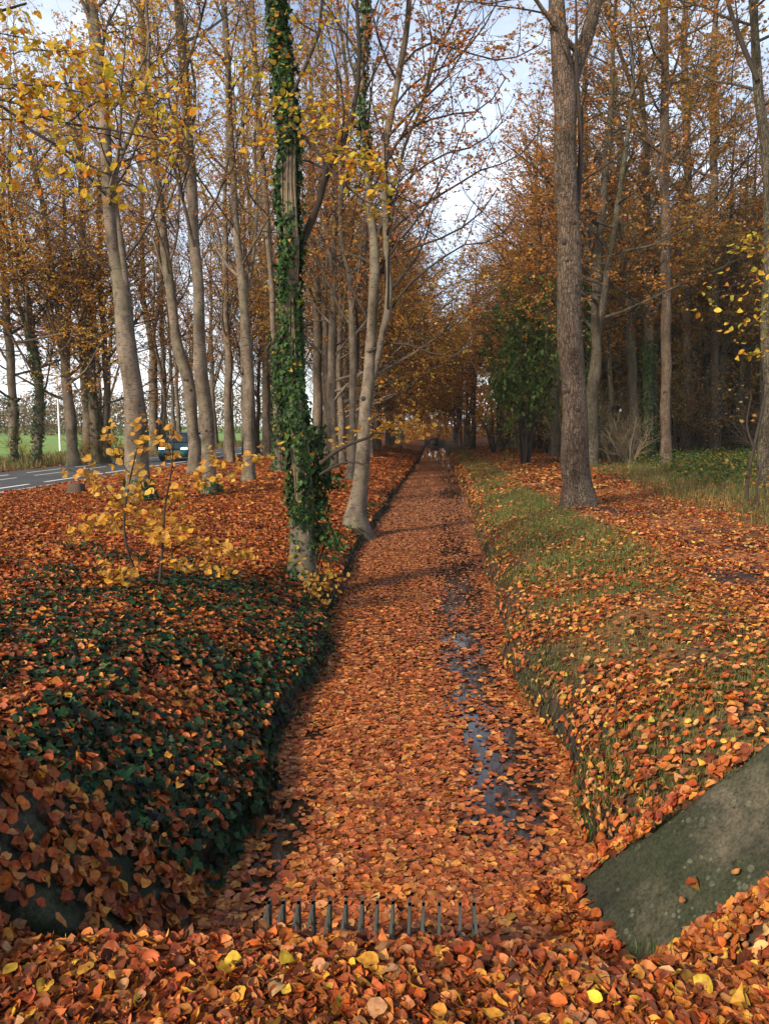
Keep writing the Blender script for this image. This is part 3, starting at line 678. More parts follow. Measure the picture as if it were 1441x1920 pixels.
VB = [variant('beech_tree', h, r, beech(first=f, pal=pl, leaf=.09, leaf_n=13, n2=2.0, n3=3.0, limb_el=el, limb_gap=gp, k0=9), M['beech'], 200+i) for i, (h, r, f, pl, el, gp) in enumerate([
  (19, .24, 5.5, P_AMBER, (25, 60), .6), (17, .19, 4.5, P_AMBER, (20, 60), .6), (20, .27, 6., P_HON, (25, 60), .65), (18, .21, 5., P_AMBER, (10, 55), .6)])]
VT = [variant('beech_tree', h, r, beech(first=2.4, pal=pl, leaf=.10, leaf_n=12, n2=2.0, n3=2.9, limb_el=(-2, 38), limb_gap=.5, limb_len=1.7, cap=4.5, side=0., limb_r=.3, upw=(.05, .02, -.03), k0=9), M['beech'], 230+i) for i, (h, r, pl) in enumerate([(13, .19, P_AMBER), (14.5, .21, P_AMBER), (12.5, .18, P_HON)])]
VW = [variant('woodland_tree', h, r, TreeP(first=f, pal=pl, leaf=.125, leaf_n=14, n2=2.4, n3=2.9, limb_el=(5, 55), limb_gap=.55, limb_len=1.3, upw=(.06, .02, -.02), k0=9), M['woodbark'], 260+i) for i, (h, r, f, pl) in enumerate([(17, .2, 4.5, P_OLIVE), (19, .24, 5.5, P_BROWN), (15, .17, 3.5, P_OLIVE), (18, .22, 6.5, P_BROWN)])]
VR = [variant('overhanging_tree', h, r, TreeP(first=5., pal=pl, leaf=.11, leaf_n=13, n2=2.1, n3=2.9, limb_el=(-5, 40), limb_gap=.45, limb_len=1.25, cap=4., side=0., upw=(.04, .02, -.03), k0=9), M['woodbark'], 290+i) for i, (h, r, pl) in enumerate([(17, .22, P_BROWN), (18, .24, np.concatenate([P_AMBER, P_BROWN]))])]
used = set()
def place(V, x, y, g, label, group, cat='tree', smin=.85, smax=1.15, rz=None):
    v = V[int(g.integers(0, len(V)))]
    o = v if v.name not in used else copy_tree(v)
    used.add(v.name)
    o.location = (x, y, float(H(x, y))-.02); o.rotation_euler = (g.normal(0, .02), g.normal(0, .02), g.uniform(0, 6.28) if rz is None else rz+g.normal(0, .35)); s = g.uniform(smin, smax); o.scale = (s, s, s*g.uniform(.92, 1.1))
    tag(o, label, cat, group)
    return o
g = np.random.default_rng(55)
y = 29.
while y < 90:
    place(VT, -4.0+g.normal(0, .25), y, g, 'slim grey beech in the dense row along the left ditch bank, further off', 'beeches of the ditch row further off', rz=0.); y += g.uniform(1.9, 3.0)
y = 50.
while y < 95:
    place(VB, -6.8+g.normal(0, .9), y, g, 'grey beech in the second row behind the ditch row, further off', 'beeches of the second row further off'); y += g.uniform(3.0, 4.6)
for x, y in ((-9.6,36),(-10.2,43),(-9.4,52),(-10.4,61),(-9.8,71),(-10.3,82)):
    place(VB, x, y, g, 'grey beech on the near verge of the road, beyond the leaning one', 'beeches on the near road verge')
for i in range(16):
    y = g.uniform(33, 75); x = g.uniform(-10.9, -6.6); px = 812+F*x/y
    if 285 < px < 372: continue
    place(VB, x, y, g, 'slender grey beech among the thicker trunks between ditch and road', 'slender beeches between ditch and road', smin=.6, smax=.85)
y = 41.
while y < 105:
    place(VB, -19.2+g.normal(0, .5), y, g, 'slim beech on the far verge of the road, deep in the picture', 'beeches on the far road verge'); y += g.uniform(3.8, 6.0)
for i in range(8):
    place(VB, g.uniform(-32, -22), g.uniform(46, 95), g, 'autumn beech standing beyond the road by the field', 'beeches beyond the road by the field')
y = 54.
while y < 92:
    place(VT+VW[1:2], 2.6+g.normal(0, .2), y, g, 'tree leaning over the far stretch of the footpath', 'trees along the far footpath', rz=math.pi, smin=.7, smax=.85); y += g.uniform(3.5, 5.5)
for x, y in ((6.2,30.5),(6.3,36),(6.4,41),(5.4,46),(6.2,52),(5.0,58)):
    place(VR, x, y, g, 'rust leaved tree overhanging the footpath from the wood edge', 'trees overhanging the footpath', rz=math.pi, smin=.95, smax=1.08)
pts_w = []
tries = 0
while len(pts_w) < 88 and tries < 9000:
    tries += 1
    y = g.uniform(21, 78); x = g.uniform(6.2, 6+.62*y)
    px = 720.5+F*np.dot(np.array([x, y, 1.])-CAM, rt)/np.dot(np.array([x, y, 1.])-CAM, fw)
    if 1000 < px < 1560 and y < 42: continue
    if px > 1560: continue
    if all((x-a)**2+(y-b)**2 > 2.2**2 for a, b in pts_w): pts_w.append((x, y))
for x, y in pts_w: place(VW, x, y, g, 'dark trunked tree with brown leaves deep in the right hand wood', 'trees deep in the right wood')

# ------------------------------------------------------------------ shrubs
def shrub(name, h, w, stems, pal, seed, leaf=.07, leaf_n=10, tw='twig', lp=1., leafm='leaf'):
    g = np.random.default_rng(seed); tb = MB(); wb = MB(); L = []
    P = TreeP(dark=False, pal=pal, leaf=leaf, leaf_n=leaf_n, upw=(.05, .05, .0), n2=3.2, n3=4., leafprob=lp)
    for i in range(stems):
        a = g.uniform(0, 6.28); t = g.uniform(.15, .8)*w/h
        branch(wb, tb, L, g, np.array([math.cos(a)*.12, math.sin(a)*.12, -.1]), np.array([math.cos(a)*t, math.sin(a)*t, 1]), h*g.uniform(.6, 1.05), .018+.006*h, 1, P)
    r = empty(name, (0, 0, 0)); wb.build('stem', M[tw], r)
    if L:
        p, d, n, s = (np.concatenate([l[i] for l in L]) for i in range(4)); add_leaves(tb, p, d, n, s, pick(pal, len(p), .2, g), 'lo', .25, .2, 1, g)
    tb.build('foliage', [M[tw], M[leafm]], r)
    return r
SH = {'olive': [shrub('shrub', 3.2, 3., 11, np.concatenate([P_OLIVE, P_GREEN[:2]]), 300), shrub('shrub', 4.2, 3.4, 12, P_OLIVE, 301, .09)],
      'bare': [shrub('bare_shrub', 3.0, 3., 13, P_DRY, 310, .06, 4, 'twigpale')],
      'green': [shrub('evergreen_shrub', 3.6, 2.0, 16, P_GREEN*1.7, 320, .14, 22), shrub('evergreen_shrub', 2.0, 2.2, 14, P_GREEN*.9, 321, .09, 14)],
      'gold': [shrub('shrub', 3.4, 3.2, 9, P_GOLD, 330, .09)]}
def put(k, x, y, s, label, group=None, sz=1.):
    return_ = place(SH[k][:1] if 'tall dark' in label else SH[k], x, y, g, label, group, 'shrub', s, s*1.05); return_.scale[2] *= sz; return return_
for i, (px, py, s, k, lab) in enumerate([
    (985, 858, 1.05, 'green', 'tall dark evergreen shrub left of the stout right tree'),
    (1150, 868, .75, 'bare', 'pale leafless thicket beside the footed ivy trunk'),
    (1182, 872, .7, 'bare', 'pale leafless bush in front of the leaning dark trunk'),
    (930, 850, 1.2, 'gold', 'yellow leaved shrub beside the far footpath'),
    (1030, 852, 1.15, 'gold', 'golden shrub directly left of the stout right trunk')]):
    b = root_base(px, py)
    if k == 'green': b = at_y(px, py, 33.)
    put(k, b[0], b[1], s, lab, None, 1.75 if k == 'green' else 1.)
for i in range(60):
    y = g.uniform(30, 60); x = g.uniform(4.6+.03*y, 6+.58*y)
    if 1040 < 812+F*x/y < 1520 and y < 41: continue
    put('olive' if g.random() < .7 else ('bare' if g.random() < .6 else 'green'), x, y, g.uniform(.9, 1.4), 'brownish shrub in the dense undergrowth of the right wood', 'shrubs in the right wood')
for px, py, k, lab in ((45, 868, 'gold', 'copper leaved shrub between the first two beeches beyond the road'), (165, 862, 'gold', 'copper leaved shrub left of the close pair beyond the road'), (225, 846, 'olive', 'low shrub right of the close pair beyond the road')):
    b = at_y(px, py, 37); o = put(k, b[0], 37, .5, lab)
for v in VB+VT+VW+VR+sum(SH.values(), []):             # a prototype that was never placed is not part of the scene
    if v.name not in used:
        for c in list(v.children): bpy.data.objects.remove(c)
        bpy.data.objects.remove(v)

# yellow saplings
def sapling(name, label, stems, Y, leaf, pal, seed, twigs, lod='mid', dens=1., base=None, group=None):
    """stems / twigs: pixel polylines; leaves hang along twigs"""
    g = np.random.default_rng(seed); wb = MB(); tb = MB()
    p0 = at_y(*stems[0][0][:2], Y) if base is None else np.array(base); o = p0.copy(); root = empty(name, tuple(o))
    for st in stems:
        q, r = trace(st, Y); q = np.array(q)-o
        q[:, 1] += np.cumsum(g.normal(0, .03, len(q)))
        if base is not None and st is stems[0]: pass
        q, r = resample(q, r, .12); wb.tube(q, np.maximum(r, .004), 6, 0, True)
    for tw, n, sp in twigs:
        q, r = trace([(a, b, 1.6) for a, b in tw], Y); q = np.array(q)-o; q[1:, 1] += g.normal(0, .12, len(q)-1).cumsum()
        q, _ = resample(q, r, .05); q += g.normal(0, .008, q.shape); tb.tube(q, np.linspace(.006, .002, len(q)), 4, 0, False)
        m = int(n*dens); i = g.integers(int(len(q)*.12), len(q), m); p = q[i]+g.normal(0, sp, (m, 3))*np.array([1, 1.3, .8])
        for a_, b_ in zip(q[i], p):                       # leaf stalks
            if g.random() < .5: tb.tube([a_, (a_+b_)/2+[0, 0, .01], b_], [.002, .0017, .0013], 3, 0, False)
        d = unit(g.normal(0, 1, (m, 3))*np.array([1, 1, .5])+np.array([0, 0, -.35])); nn = unit(np.array([0, -.5, .8])+g.normal(0, .55, (m, 3)))
        add_leaves(tb, p, d, nn, leaf*g.uniform(.65, 1.25, m), pick(pal, m, .12, g), lod, .25, .25, 1, g)
    wb.build('stem', M['twig'], root); tb.build('foliage', [M['twig'], M['leaf']], root)
    tag(root, label, 'sapling', group); return root
sapling('beech_sapling', 'slender sapling with pale yellow leaves in front of the stout left beech',
  [[(252,1062,6),(243,1020,5),(236,960,4),(246,900,3),(262,840,2.5)], [(300,1090,6),(305,1020,5),(312,950,4),(327,880,3),(330,800,2)]], 7.6, .085, P_PALE, 400,
  [([(236,985),(200,920),(150,890),(125,882)], 34, .05), ([(240,960),(190,900),(165,870)], 30, .06), ([(246,900),(225,840),(205,800)], 36, .06), ([(262,860),(275,810),(265,790)], 30, .06),
   ([(312,960),(350,910),(390,880),(400,850)], 60, .06), ([(320,920),(420,890),(470,860),(520,835)], 56, .06), ([(327,880),(325,830),(330,800)], 26, .05),
   ([(305,1010),(250,990),(190,985),(150,1000)], 90, .07), ([(305,1000),(270,960),(200,940)], 70, .08), ([(305,1030),(370,1020),(420,1030),(470,1045)], 90, .06), ([(303,1050),(370,1060),(430,1070)], 60, .05), ([(305,1010),(340,985),(370,980)], 40, .06), ([(250,1050),(230,1080),(190,1060)], 40, .07), ([(246,930),(290,900),(300,870)], 30, .06)], 'hi')
sapling('beech_sapling', 'small sapling with amber leaves at the foot of the ivy clad trunk', [[(572,1112,4),(580,1085,3),(600,1060,2)]], 9.2, .075, P_PALE, 401,
  [([(575,1100),(600,1085),(632,1100)], 46, .06), ([(580,1085),(610,1075),(640,1082)], 40, .06), ([(572,1108),(590,1120),(625,1120)], 40, .07), ([(578,1080),(560,1050),(545,1045)], 14, .05)], 'mid')
sapling('beech_sapling', 'dark low branch with pale yellow leaves reaching right across the twin beech', [[(600,870,9),(625,850,8),(650,835,7),(690,820,6),(705,810,5),(722,812,3)], [(600,890,7),(640,868,5),(665,866,4),(692,874,3)]], 9.6, .075, P_PALE, 402,
  [([(690,820),(720,800),(760,790),(795,798)], 60, .05), ([(705,810),(750,800),(790,810)], 46, .05), ([(650,835),(655,815),(675,805)], 12, .05), ([(640,845),(620,820),(600,815)], 14, .05), ([(722,812),(770,822),(798,828)], 16, .04), ([(722,812),(790,795),(840,790)], 5, .02)], 'mid')
sapling('beech_sapling', 'branching tree with yellow leaves reaching in from the right picture edge', [[(1560,1010,20),(1530,850,16),(1500,700,12),(1480,560,9),(1470,440,7)]], 7.5, .065, P_GOLD*np.array([.9,.95,1.1]), 403,
  [([(1490,640),(1440,660),(1385,670)], 26, .04), ([(1480,560),(1430,590),(1370,620),(1350,600)], 26, .09), ([(1480,520),(1420,520),(1360,540),(1335,550)], 30, .10), ([(1470,440),(1430,460),(1380,470)], 30, .10), ([(1490,600),(1440,600),(1400,570)], 26, .10), ([(1475,480),(1440,430),(1410,440)], 22, .09)], 'hi')
sapling('shrub', 'dark multi stemmed shrub at the right picture edge beside the grass', [[(1400,940,7),(1402,890,6),(1415,830,6),(1425,790,5),(1436,740,4)], [(1418,940,5),(1422,890,5),(1441,850,4)], [(1412,845,4),(1400,800,3),(1408,740,2)]], 15.5, .09, P_OLIVE, 404,
  [([(1402,890),(1380,870),(1365,860)], 20, .12), ([(1425,790),(1390,760),(1360,740)], 14, .12), ([(1422,900),(1440,890),(1460,880)], 30, .15)], 'lo')
# near beech just outside the left edge whose low branches cross the top of the picture
sapling('beech_tree', 'beech outside the left picture edge whose dark branches with yellow leaves cross the view',
  [[(-330,1300,46),(-310,900,40),(-290,500,36),(-270,150,32),(-260,-300,26),(-240,-700,18)],
   [(-280,330,12),(-150,240,9),(-40,190,6),(20,188,5),(70,215,4.5),(130,228,4),(210,238,3.5),(290,250,2.5)],
   [(-285,260,14),(-140,190,10),(0,195,6),(50,238,6),(100,265,5.5),(150,297,5),(215,325,4),(255,345,3)],
   [(-265,60,12),(-120,50,8),(0,25,5),(50,5,4)], [(-268,120,12),(-130,150,8),(0,165,4),(80,170,3)]], 6.2, .078, P_GOLD, 405,
  [([(0,165),(60,160),(140,172),(190,170)], 90, .10), ([(-60,120),(0,110),(80,100),(180,110)], 90, .10), ([(20,188),(90,150),(170,140),(250,160)], 110, .12), ([(130,228),(170,180),(230,150),(300,175)], 90, .13),
   ([(-60,60),(20,50),(100,60),(170,70)], 60, .12), ([(-40,220),(20,210),(60,200),(110,205)], 70, .09), ([(215,325),(260,310),(320,290)], 26, .13), ([(70,215),(150,250),(190,300)], 40, .12), ([(150,297),(180,340),(210,370)], 26, .12), ([(-80,20),(-10,10),(60,5)], 50, .12), ([(255,345),(200,360),(130,350)], 36, .13), ([(290,250),(330,235),(370,250)], 30, .10), ([(100,265),(60,320),(20,340)], 26, .13)], 'mid')
# leafy lower branches of the ivy clad beech
sapling('beech_sapling', 'low leafy branch spray hanging in front of the ivy clad trunk', [[(548,230,6),(600,290,5),(640,340,4),(680,375,3),(720,400,2)]], 9.2, .085, P_GOLD, 406,
  [([(540,220),(580,190),(620,180),(650,200)], 60, .09), ([(560,240),(520,255),(480,250),(455,270)], 44, .10), ([(600,290),(640,275),(690,290),(720,300)], 80, .08), ([(610,300),(650,310),(690,325)], 60, .07), ([(640,340),(690,350),(725,360)], 46, .07), ([(560,260),(600,240),(650,235)], 46, .07), ([(680,375),(700,390),(730,395)], 22, .07), ([(540,200),(500,200),(450,180),(420,190)], 60, .12), ([(540,150),(480,130),(430,120),(380,100)], 60, .14)], 'mid')

sapling('seedling', 'small green leaved sprig above the left water edge, near the rack', [[(395,1465,4),(415,1440,3),(440,1425,2)]], 4.55, .05, P_GREEN*1.5, 410, [([(410,1445),(430,1430),(455,1420)], 16, .04), ([(400,1455),(425,1455),(450,1465)], 14, .035), ([(395,1462),(380,1440),(385,1415)], 10, .03)], 'mid')
sapling('seedling', 'small yellow green sprig in the middle of the left ivy bank', [[(325,1375,4),(335,1350,3),(345,1325,2)]], 5.0, .055, np.concatenate([P_GREEN*1.6, P_GOLD]), 411, [([(335,1350),(350,1330),(365,1322)], 9, .03), ([(330,1365),(312,1345),(300,1340)], 9, .03), ([(330,1368),(345,1362),(358,1366)], 6, .03)], 'mid')
# ------------------------------------------------------------------ leaf litter and ground cover
def scatter(n, xr, yr, dens=None, margin=1.25, fall=0.):
    """random ground points, thinned by distance (fall) and by dens(x, y)"""
    x = rng.uniform(*xr, n)
    if fall:  # denser near the camera: y distributed ~ 1/y^fall
        u = rng.random(n); a = 1-fall
        y = (yr[0]**a+u*(yr[1]**a-yr[0]**a))**(1/a) if abs(a) > 1e-3 else yr[0]*(yr[1]/yr[0])**u
    else: y = rng.uniform(*yr, n)
    p = np.stack([x, y, H(x, y)], -1); k = in_view(p, margin)
    if dens is not None: k &= rng.random(n) < dens(x, y)
    return x[k], y[k], p[k]
def lie(n, nrm, tilt): 
    d = unit(np.cross(nrm, rng.normal(0, 1, (n, 3)))); nn = unit(nrm+rng.normal(0, tilt, (n, 3)))
    return d, nn
def litter(mb, x, y, p, pal, size, tilt, lift, lod, jit=.2, fold=.3, curl=.35):
    n = len(x); nrm = normal(x, y); d, nn = lie(n, nrm, tilt)
    add_leaves(mb, p+nrm*(rng.random(n)*lift+.006)[:, None], d, nn, size*rng.uniform(.5, 1.38, n), pick(pal, n, jit), lod, fold, curl)
# foreground: deep pile on top of the culvert
mb = MB()
x, y, p = scatter(100000, (-2.6, 2.6), (1.25, 2.46), lambda x, y: (y < YH-.005+.03*noise2(x, y*0, .12, 77)-.035)*1., 1.35)
litter(mb, x, y, p, P_RUST*.9, .047, .6, .07, 'xhi', .3, .18, .32)
k = rng.random(len(x)) < .014
litter(mb, x[k], y[k], p[k]+[0, 0, .03], np.array([(.52,.26,.03),(.55,.34,.03),(.42,.22,.10)]), .057, .6, .055, 'xhi', .15, .2, .35)
x = rng.uniform(-2.2, 2.2, 2600); y = YH-.19+.2*rng.random(2600); k = (noise2(x, y*0, .3, 78) > -.45-.5*(y < YH-.06)) & ~((x > .42) & (x < .95) & (y > YH-.05)); x, y = x[k], y[k]; n_ = len(x)
p = np.stack([x, y, np.maximum(platform_z(x, y), .49)+.006+.035*rng.random(n_)], -1); d, nn = lie(n_, np.tile([0, -.1, 1.], (n_, 1)), .45)
add_leaves(mb, p, d, nn, .054*rng.uniform(.7, 1.25, n_), pick(P_RUST, n_, .24), 'xhi', .2, .35)
n_ = 900; x = rng.uniform(-.62, .52, n_); y = YH-.02+.11*rng.random(n_); p = np.stack([x, y, .435+.065*rng.random(n_)*(1+.5*noise2(x, x*0, .15, 79))], -1); d, nn = lie(n_, np.tile([0, -.2, 1.], (n_, 1)), .6)
add_leaves(mb, p, d, nn, .047*rng.uniform(.6, 1.3, n_), pick(P_RUST*.9, n_, .26), 'xhi', .2, .35)
tag(mb.build('fallen_leaves', M['litter']), 'deep pile of russet beech leaves in the foreground on the culvert', 'fallen leaves', kind='stuff')

# floating leaves
def open_water(x, y):
    """0 = fully covered, 1 = open"""
    c = (edgeL(y)+edgeR(y))/2; s = (x-c)/np.maximum((edgeR(y)-edgeL(y))/2, .2)
    a = sstep(.05, .42, s)*sstep(.97, .72, s)*sstep(3.4, 4.4, y)*sstep(26, 14, y)*(.55+.45*sstep(-.5, .25, .7*noise2(x, y*.35, .22, 41)+.6*noise2(x, y*.4, .09, 42)))*.9
    a2 = sstep(-.55, -.75, s)*sstep(-.98, -.86, s)*sstep(2.9, 3.8, y)*sstep(7, 5.5, y)*sstep(-.2, .3, noise2(x, y, .4, 43))*.9
    b = sstep(19, 26, y)*sstep(.1, .5, s+.35*noise2(x, y, 2., 44))*.85
    b2 = sstep(42, 60, y)*.7
    return np.clip(np.maximum.reduce([a, a2, b, b2]), 0, 1)
def wdens(x, y): return ((x > edgeL(y)-.04) & (x < edgeR(y)+.04))*(1-open_water(x, y))
mb = MB()
for n, yr, lod, sz in ((42000, (YH+.02, 7), 'hi', .062), (52000, (7, 18), 'mid', .064), (60000, (18, 50), 'lo', .085)):
    x = rng.uniform(-1.6, 1.6, n); y = rng.uniform(*yr, n); k = rng.random(n) < wdens(x, y); x = x[k]; y = y[k]
    p = np.stack([x, y, .004+rng.random(len(x))*.012], -1)
    d = unit(rng.normal(0, 1, (len(x), 3))*[1, 1, .02]); nn = unit(np.array([0, 0, 1.])+rng.normal(0, .12, (len(x), 3))); far_sheen = sstep(8, 22, y)[:, None]
    add_leaves(mb, p, d, nn, sz*rng.uniform(.38, 1.3, len(x)), pick(P_WATER, len(x), .24)*(1-.6*far_sheen)+.6*far_sheen*np.array([.33,.15,.075])*rng.uniform(.6, 1.2, (len(x), 1)), lod, .10, .14)  # far leaves coloured paler and pinker to imitate sky sheen at grazing view
tag(mb.build('floating_leaves', M['wet']), 'russet leaves floating thick on the ditch water', 'fallen leaves', kind='stuff')

# left bank and left terrace
def ldens(x, y):
    dl = edgeL(y)-x; iv = sstep(.0, .3, dl)*sstep(4.6, 2.8, dl)*sstep(10.5, 7.5, y+1.4*noise2(x, y, 1.1, 21))
    clump = sstep(-.5, .5, noise2(x, y, .5, 22))
    return (dl > .1)*(y > YH)*(1-.42*iv*(1-.7*clump))*np.where((dl < .45) & (y > 5), .55, 1)
mb = MB()
for n, xr, yr, lod, sz, lift in ((60000, (-6, -.9), (2.4, 8), 'hi', .055, .08), (150000, (-11.6, -1), (8, 20), 'mid', .075, .05), (150000, (-11.7, -1), (20, 60), 'lo', .13, .05)):
    x, y, p = scatter(n, xr, yr, ldens, 1.15, .6)
    sl = slab_st(SL, x, y); onS = (sl[1] > -.05) & (sl[1] < 1.0) & (y < 4.6) & (sl[0] > -.05)
    keep = ~onS; x, y, p = x[keep], y[keep], p[keep]; onS = onS[keep]
    p[onS, 2] += .055
    litter(mb, x, y, p, P_RUST, sz, .42, lift, lod, .24)
m_ = 3200; a = rng.random(m_); b = rng.random(m_); k = rng.random(m_) < np.clip(.16+.3*noise2(a*5, b*6, 1., 120)+.3*noise2(a*13, b*15, 1., 121)+.35*np.abs(b-.3)+.6*sstep(.35, .0, a), .05, .85); a = a[k]; b = b[k]
p = SL.B+a[:, None]*SL.e1+b[:, None]*SL.e2+SL.n*(.010+.022*rng.random(len(a)))[:, None]; d, nn = lie(len(a), np.tile(SL.n, (len(a), 1)), .4)
add_leaves(mb, p, d, nn, .06*rng.uniform(.7, 1.25, len(a)), pick(P_RUST, len(a), .22), 'xhi', .2, .3)
x, y, p = scatter(9000, (-22, -17.1), (22, 90), None, 1.1, .5); litter(mb, x, y, p, P_RUST, .12, .4, .05, 'lo')
x, y, p = scatter(2500, (-17.1, -11.6), (22, 90), lambda x, y: np.maximum(sstep(-12.4, -11.7, x), sstep(-16.5, -17.1, x))*.9, 1.1, .5); p[:, 2] = ROADZ+.022; litter(mb, x, y, p, P_RUST, .09, .25, .01, 'lo')
tag(mb.build('fallen_leaves', M['litter']), 'russet beech leaves carpeting the left bank and terrace', 'fallen leaves', kind='stuff')

# ground ivy on the left bank
def idens(x, y):
    dl = edgeL(y)-x
    a = sstep(-.02, .15, dl)*sstep(4.8, 2.6, dl)*sstep(10.5, 7.0, y+1.4*noise2(x, y, 1.1, 21))
    lip = sstep(-.06, .02, dl)*sstep(.5, .2, dl)*sstep(45, 20, y)*.9*np.maximum(sstep(-.5, .2, noise2(x, y, .45, 26)), sstep(6., 4.5, y))
    return np.maximum(a*sstep(-.45, .35, noise2(x, y, .6, 23)+.5*noise2(x, y, .22, 24)+.12), lip)*(y > YH+.02)
mb = MB()
for n, yr, sz in ((95000, (2.4, 11), .058), (26000, (11, 30), .075)):
    x, y, p = scatter(n, (-6.5, -.8), yr, idens, 1.15, .5); nrm = normal(x, y); m_ = len(x)
    sl = slab_st(SL, x, y); onS = (sl[1] > -.02) & (sl[1] < 1.05) & (y < 4.6) & (sl[0] > .12+.12*noise2(x, y, .3, 25))
    x, y, p, nrm = x[~onS], y[~onS], p[~onS], nrm[~onS]; m_ = len(x)
    d = unit(np.cross(nrm, rng.normal(0, 1, (m_, 3)))); nn = unit(nrm+rng.normal(0, .38, (m_, 3))+np.array([.2, -.2, 0]))
    add_leaves(mb, p+nrm*(rng.random(m_)**1.5*.09)[:, None], d, nn, sz*rng.uniform(.55, 1.3, m_), pick(P_IVYG, m_, .45), 'ivy', .2, .2)
tag(mb.build('ground_ivy', M['ivy']), 'dark green ivy carpet over the left bank', 'ivy', kind='stuff')

# right bank leaves
def rdens(x, y):
    dr = x-edgeR(y); c = sstep(-.6, .6, noise2(x, y, .5, 51)+.3*noise2(x, y, 1.6, 52))
    base = .20+.60*c+.42*sstep(6.5, 3, y)
    base = np.where(on_path(x, y), .28+.6*c, base); a_, b_ = slab_st(SR, x, y); base = np.where((a_ > .9) & (y < 4.2), 1.6, base)
    base = np.where(dr < .3, base+.5*sstep(-.4, .4, noise2(x, y, .4, 53)), base)
    return (dr > -.06)*(y > YH)*np.clip(base, 0, 1)*sstep(7.5, 5.0, dr)
mb = MB()
for n, xr, yr, lod, sz in ((36000, (.7, 6), (2.45, 8), 'hi', .053), (60000, (.7, 10), (8, 20), 'mid', .059), (70000, (.7, 10), (20, 60), 'lo', .12)):
    x, y, p = scatter(n, xr, yr, rdens, 1.15, .6)
    sl = slab_st(SR, x, y); onS = (sl[1] > -.0) & (sl[1] < 1.05) & (y < 4.8) & (sl[0] > .015+.03*noise2(x, y, .12, 57)) & (sl[0] < 1.01)
    keep = ~onS | (rng.random(len(x)) < .03); x, y, p = x[keep], y[keep], p[keep]; onS = onS[keep]; p[onS, 2] += .052
    pal = np.concatenate([P_RUST, np.array([(.50,.26,.09),(.52,.32,.05),(.46,.20,.07),(.42,.15,.04)])])
    litter(mb, x, y, p, pal, sz, .38, .05, lod, .22)
m_ = 3000; a = 1.0+.12*rng.random(m_)**1.3-.02*rng.random(m_); b = rng.random(m_); x = SR.B[0]+a*SR.e1[0]+b*SR.e2[0]; y = SR.B[1]+a*SR.e1[1]+b*SR.e2[1]; p = np.stack([x, y, np.maximum(H(x, y), slab_z(SR, x, y)*(a < 1))+.008+.03*rng.random(m_)], -1)
d, nn = lie(m_, np.tile([-.3, -.2, 1.], (m_, 1)), .5); add_leaves(mb, p, d, nn, .056*rng.uniform(.5, 1.35, m_), pick(P_RUST, m_, .24), 'xhi', .2, .3)
m_ = 420; a = rng.normal(-.005, .025, m_); b = rng.uniform(.1, 1, m_); k = noise2(b*9, b*0, 1., 131) > -.35; a, b = a[k], b[k]; m_ = len(a)
p = SR.B+a[:, None]*SR.e1+b[:, None]*SR.e2+SR.n*(.012+.03*rng.random(m_))[:, None]; d, nn = lie(m_, np.tile(SR.n, (m_, 1)), .45); add_leaves(mb, p, d, nn, .05*rng.uniform(.5, 1.3, m_), pick(P_RUST, m_, .24), 'hi', .25, .3)
# loose pile where the revetment meets the headwall
n_ = 1700; a = rng.uniform(-.05, 1.05, n_); b = rng.normal(-.045, .03, n_); x = SR.B[0]+a*SR.e1[0]+b*SR.e2[0]; y = SR.B[1]+a*SR.e1[1]+b*SR.e2[1]; p = np.stack([x, y, np.maximum(.02, slab_z(SR, x, y)+.012)+.03*rng.random(n_)], -1)
d, nn = lie(n_, np.tile([-.3, 0, 1.], (n_, 1)), .5); add_leaves(mb, p, d, nn, .068*rng.uniform(.7, 1.2, n_), pick(P_RUST, n_, .2), 'hi', .3, .4)
tag(mb.build('fallen_leaves', M['litter']), 'orange beech leaves scattered over the grassy right bank', 'fallen leaves', kind='stuff')

# grass
def blades(mb, x, y, p, h, w, pal, lean=.5, tuft=0, jit=.25):
    n = len(x); a = rng.uniform(0, 6.28, n); dx = np.stack([np.cos(a), np.sin(a), 0*a], -1)
    b = rng.uniform(0, 6.28, n); ln = np.stack([np.cos(b), np.sin(b), 0*b], -1)*rng.uniform(.1, 1, n)[:, None]*lean
    hh = (h*rng.uniform(.4, 1.3, n))[:, None]; zz = np.array([0, 0, 1.])
    P0 = p-dx*w; P1 = p+dx*w; P2 = p+(zz*.6+ln*.35)*hh+dx*w*.7; P3 = p+(zz*.6+ln*.35)*hh-dx*w*.7; P4 = p+(zz*(1-.35*np.linalg.norm(ln, axis=1)[:, None])+ln)*hh
    V = np.stack([P0, P1, P2, P3, P4], 1).reshape(-1, 3); o = (np.arange(n)*5)[:, None]
    f = np.concatenate([o+np.array([[0,1,2]]), o+np.array([[0,2,3]]), o+np.array([[3,2,4]])]); c = pick(pal, n, jit)
    mb.add(V, f, 0, np.concatenate([c, c, c]))
mb = MB()
def gdens(x, y):
    sl = slab_st(SR, x, y); s = (sl[1] > -.0) & (sl[1] < 1.05) & (y < 4.8) & (sl[0] > -.02)
    return np.clip(right_grass(x, y)*sstep(-.7, .4, noise2(x, y, .7, 61)+.25), 0, 1)*(x-edgeR(y) > .02)*(x-edgeR(y) < 3.)*(~s)*(y > YH)*np.where(on_path(x, y), .12, 1)
for n, yr, h, w in ((120000, (2.6, 9), .055, .0026), (120000, (9, 22), .10, .005), (70000, (22, 60), .14, .010)):
    x, y, p = scatter(n, (.7, 5), yr, gdens, 1.15, .6); pal = P_GRASS
    blades(mb, x, y, p, h, w, pal)
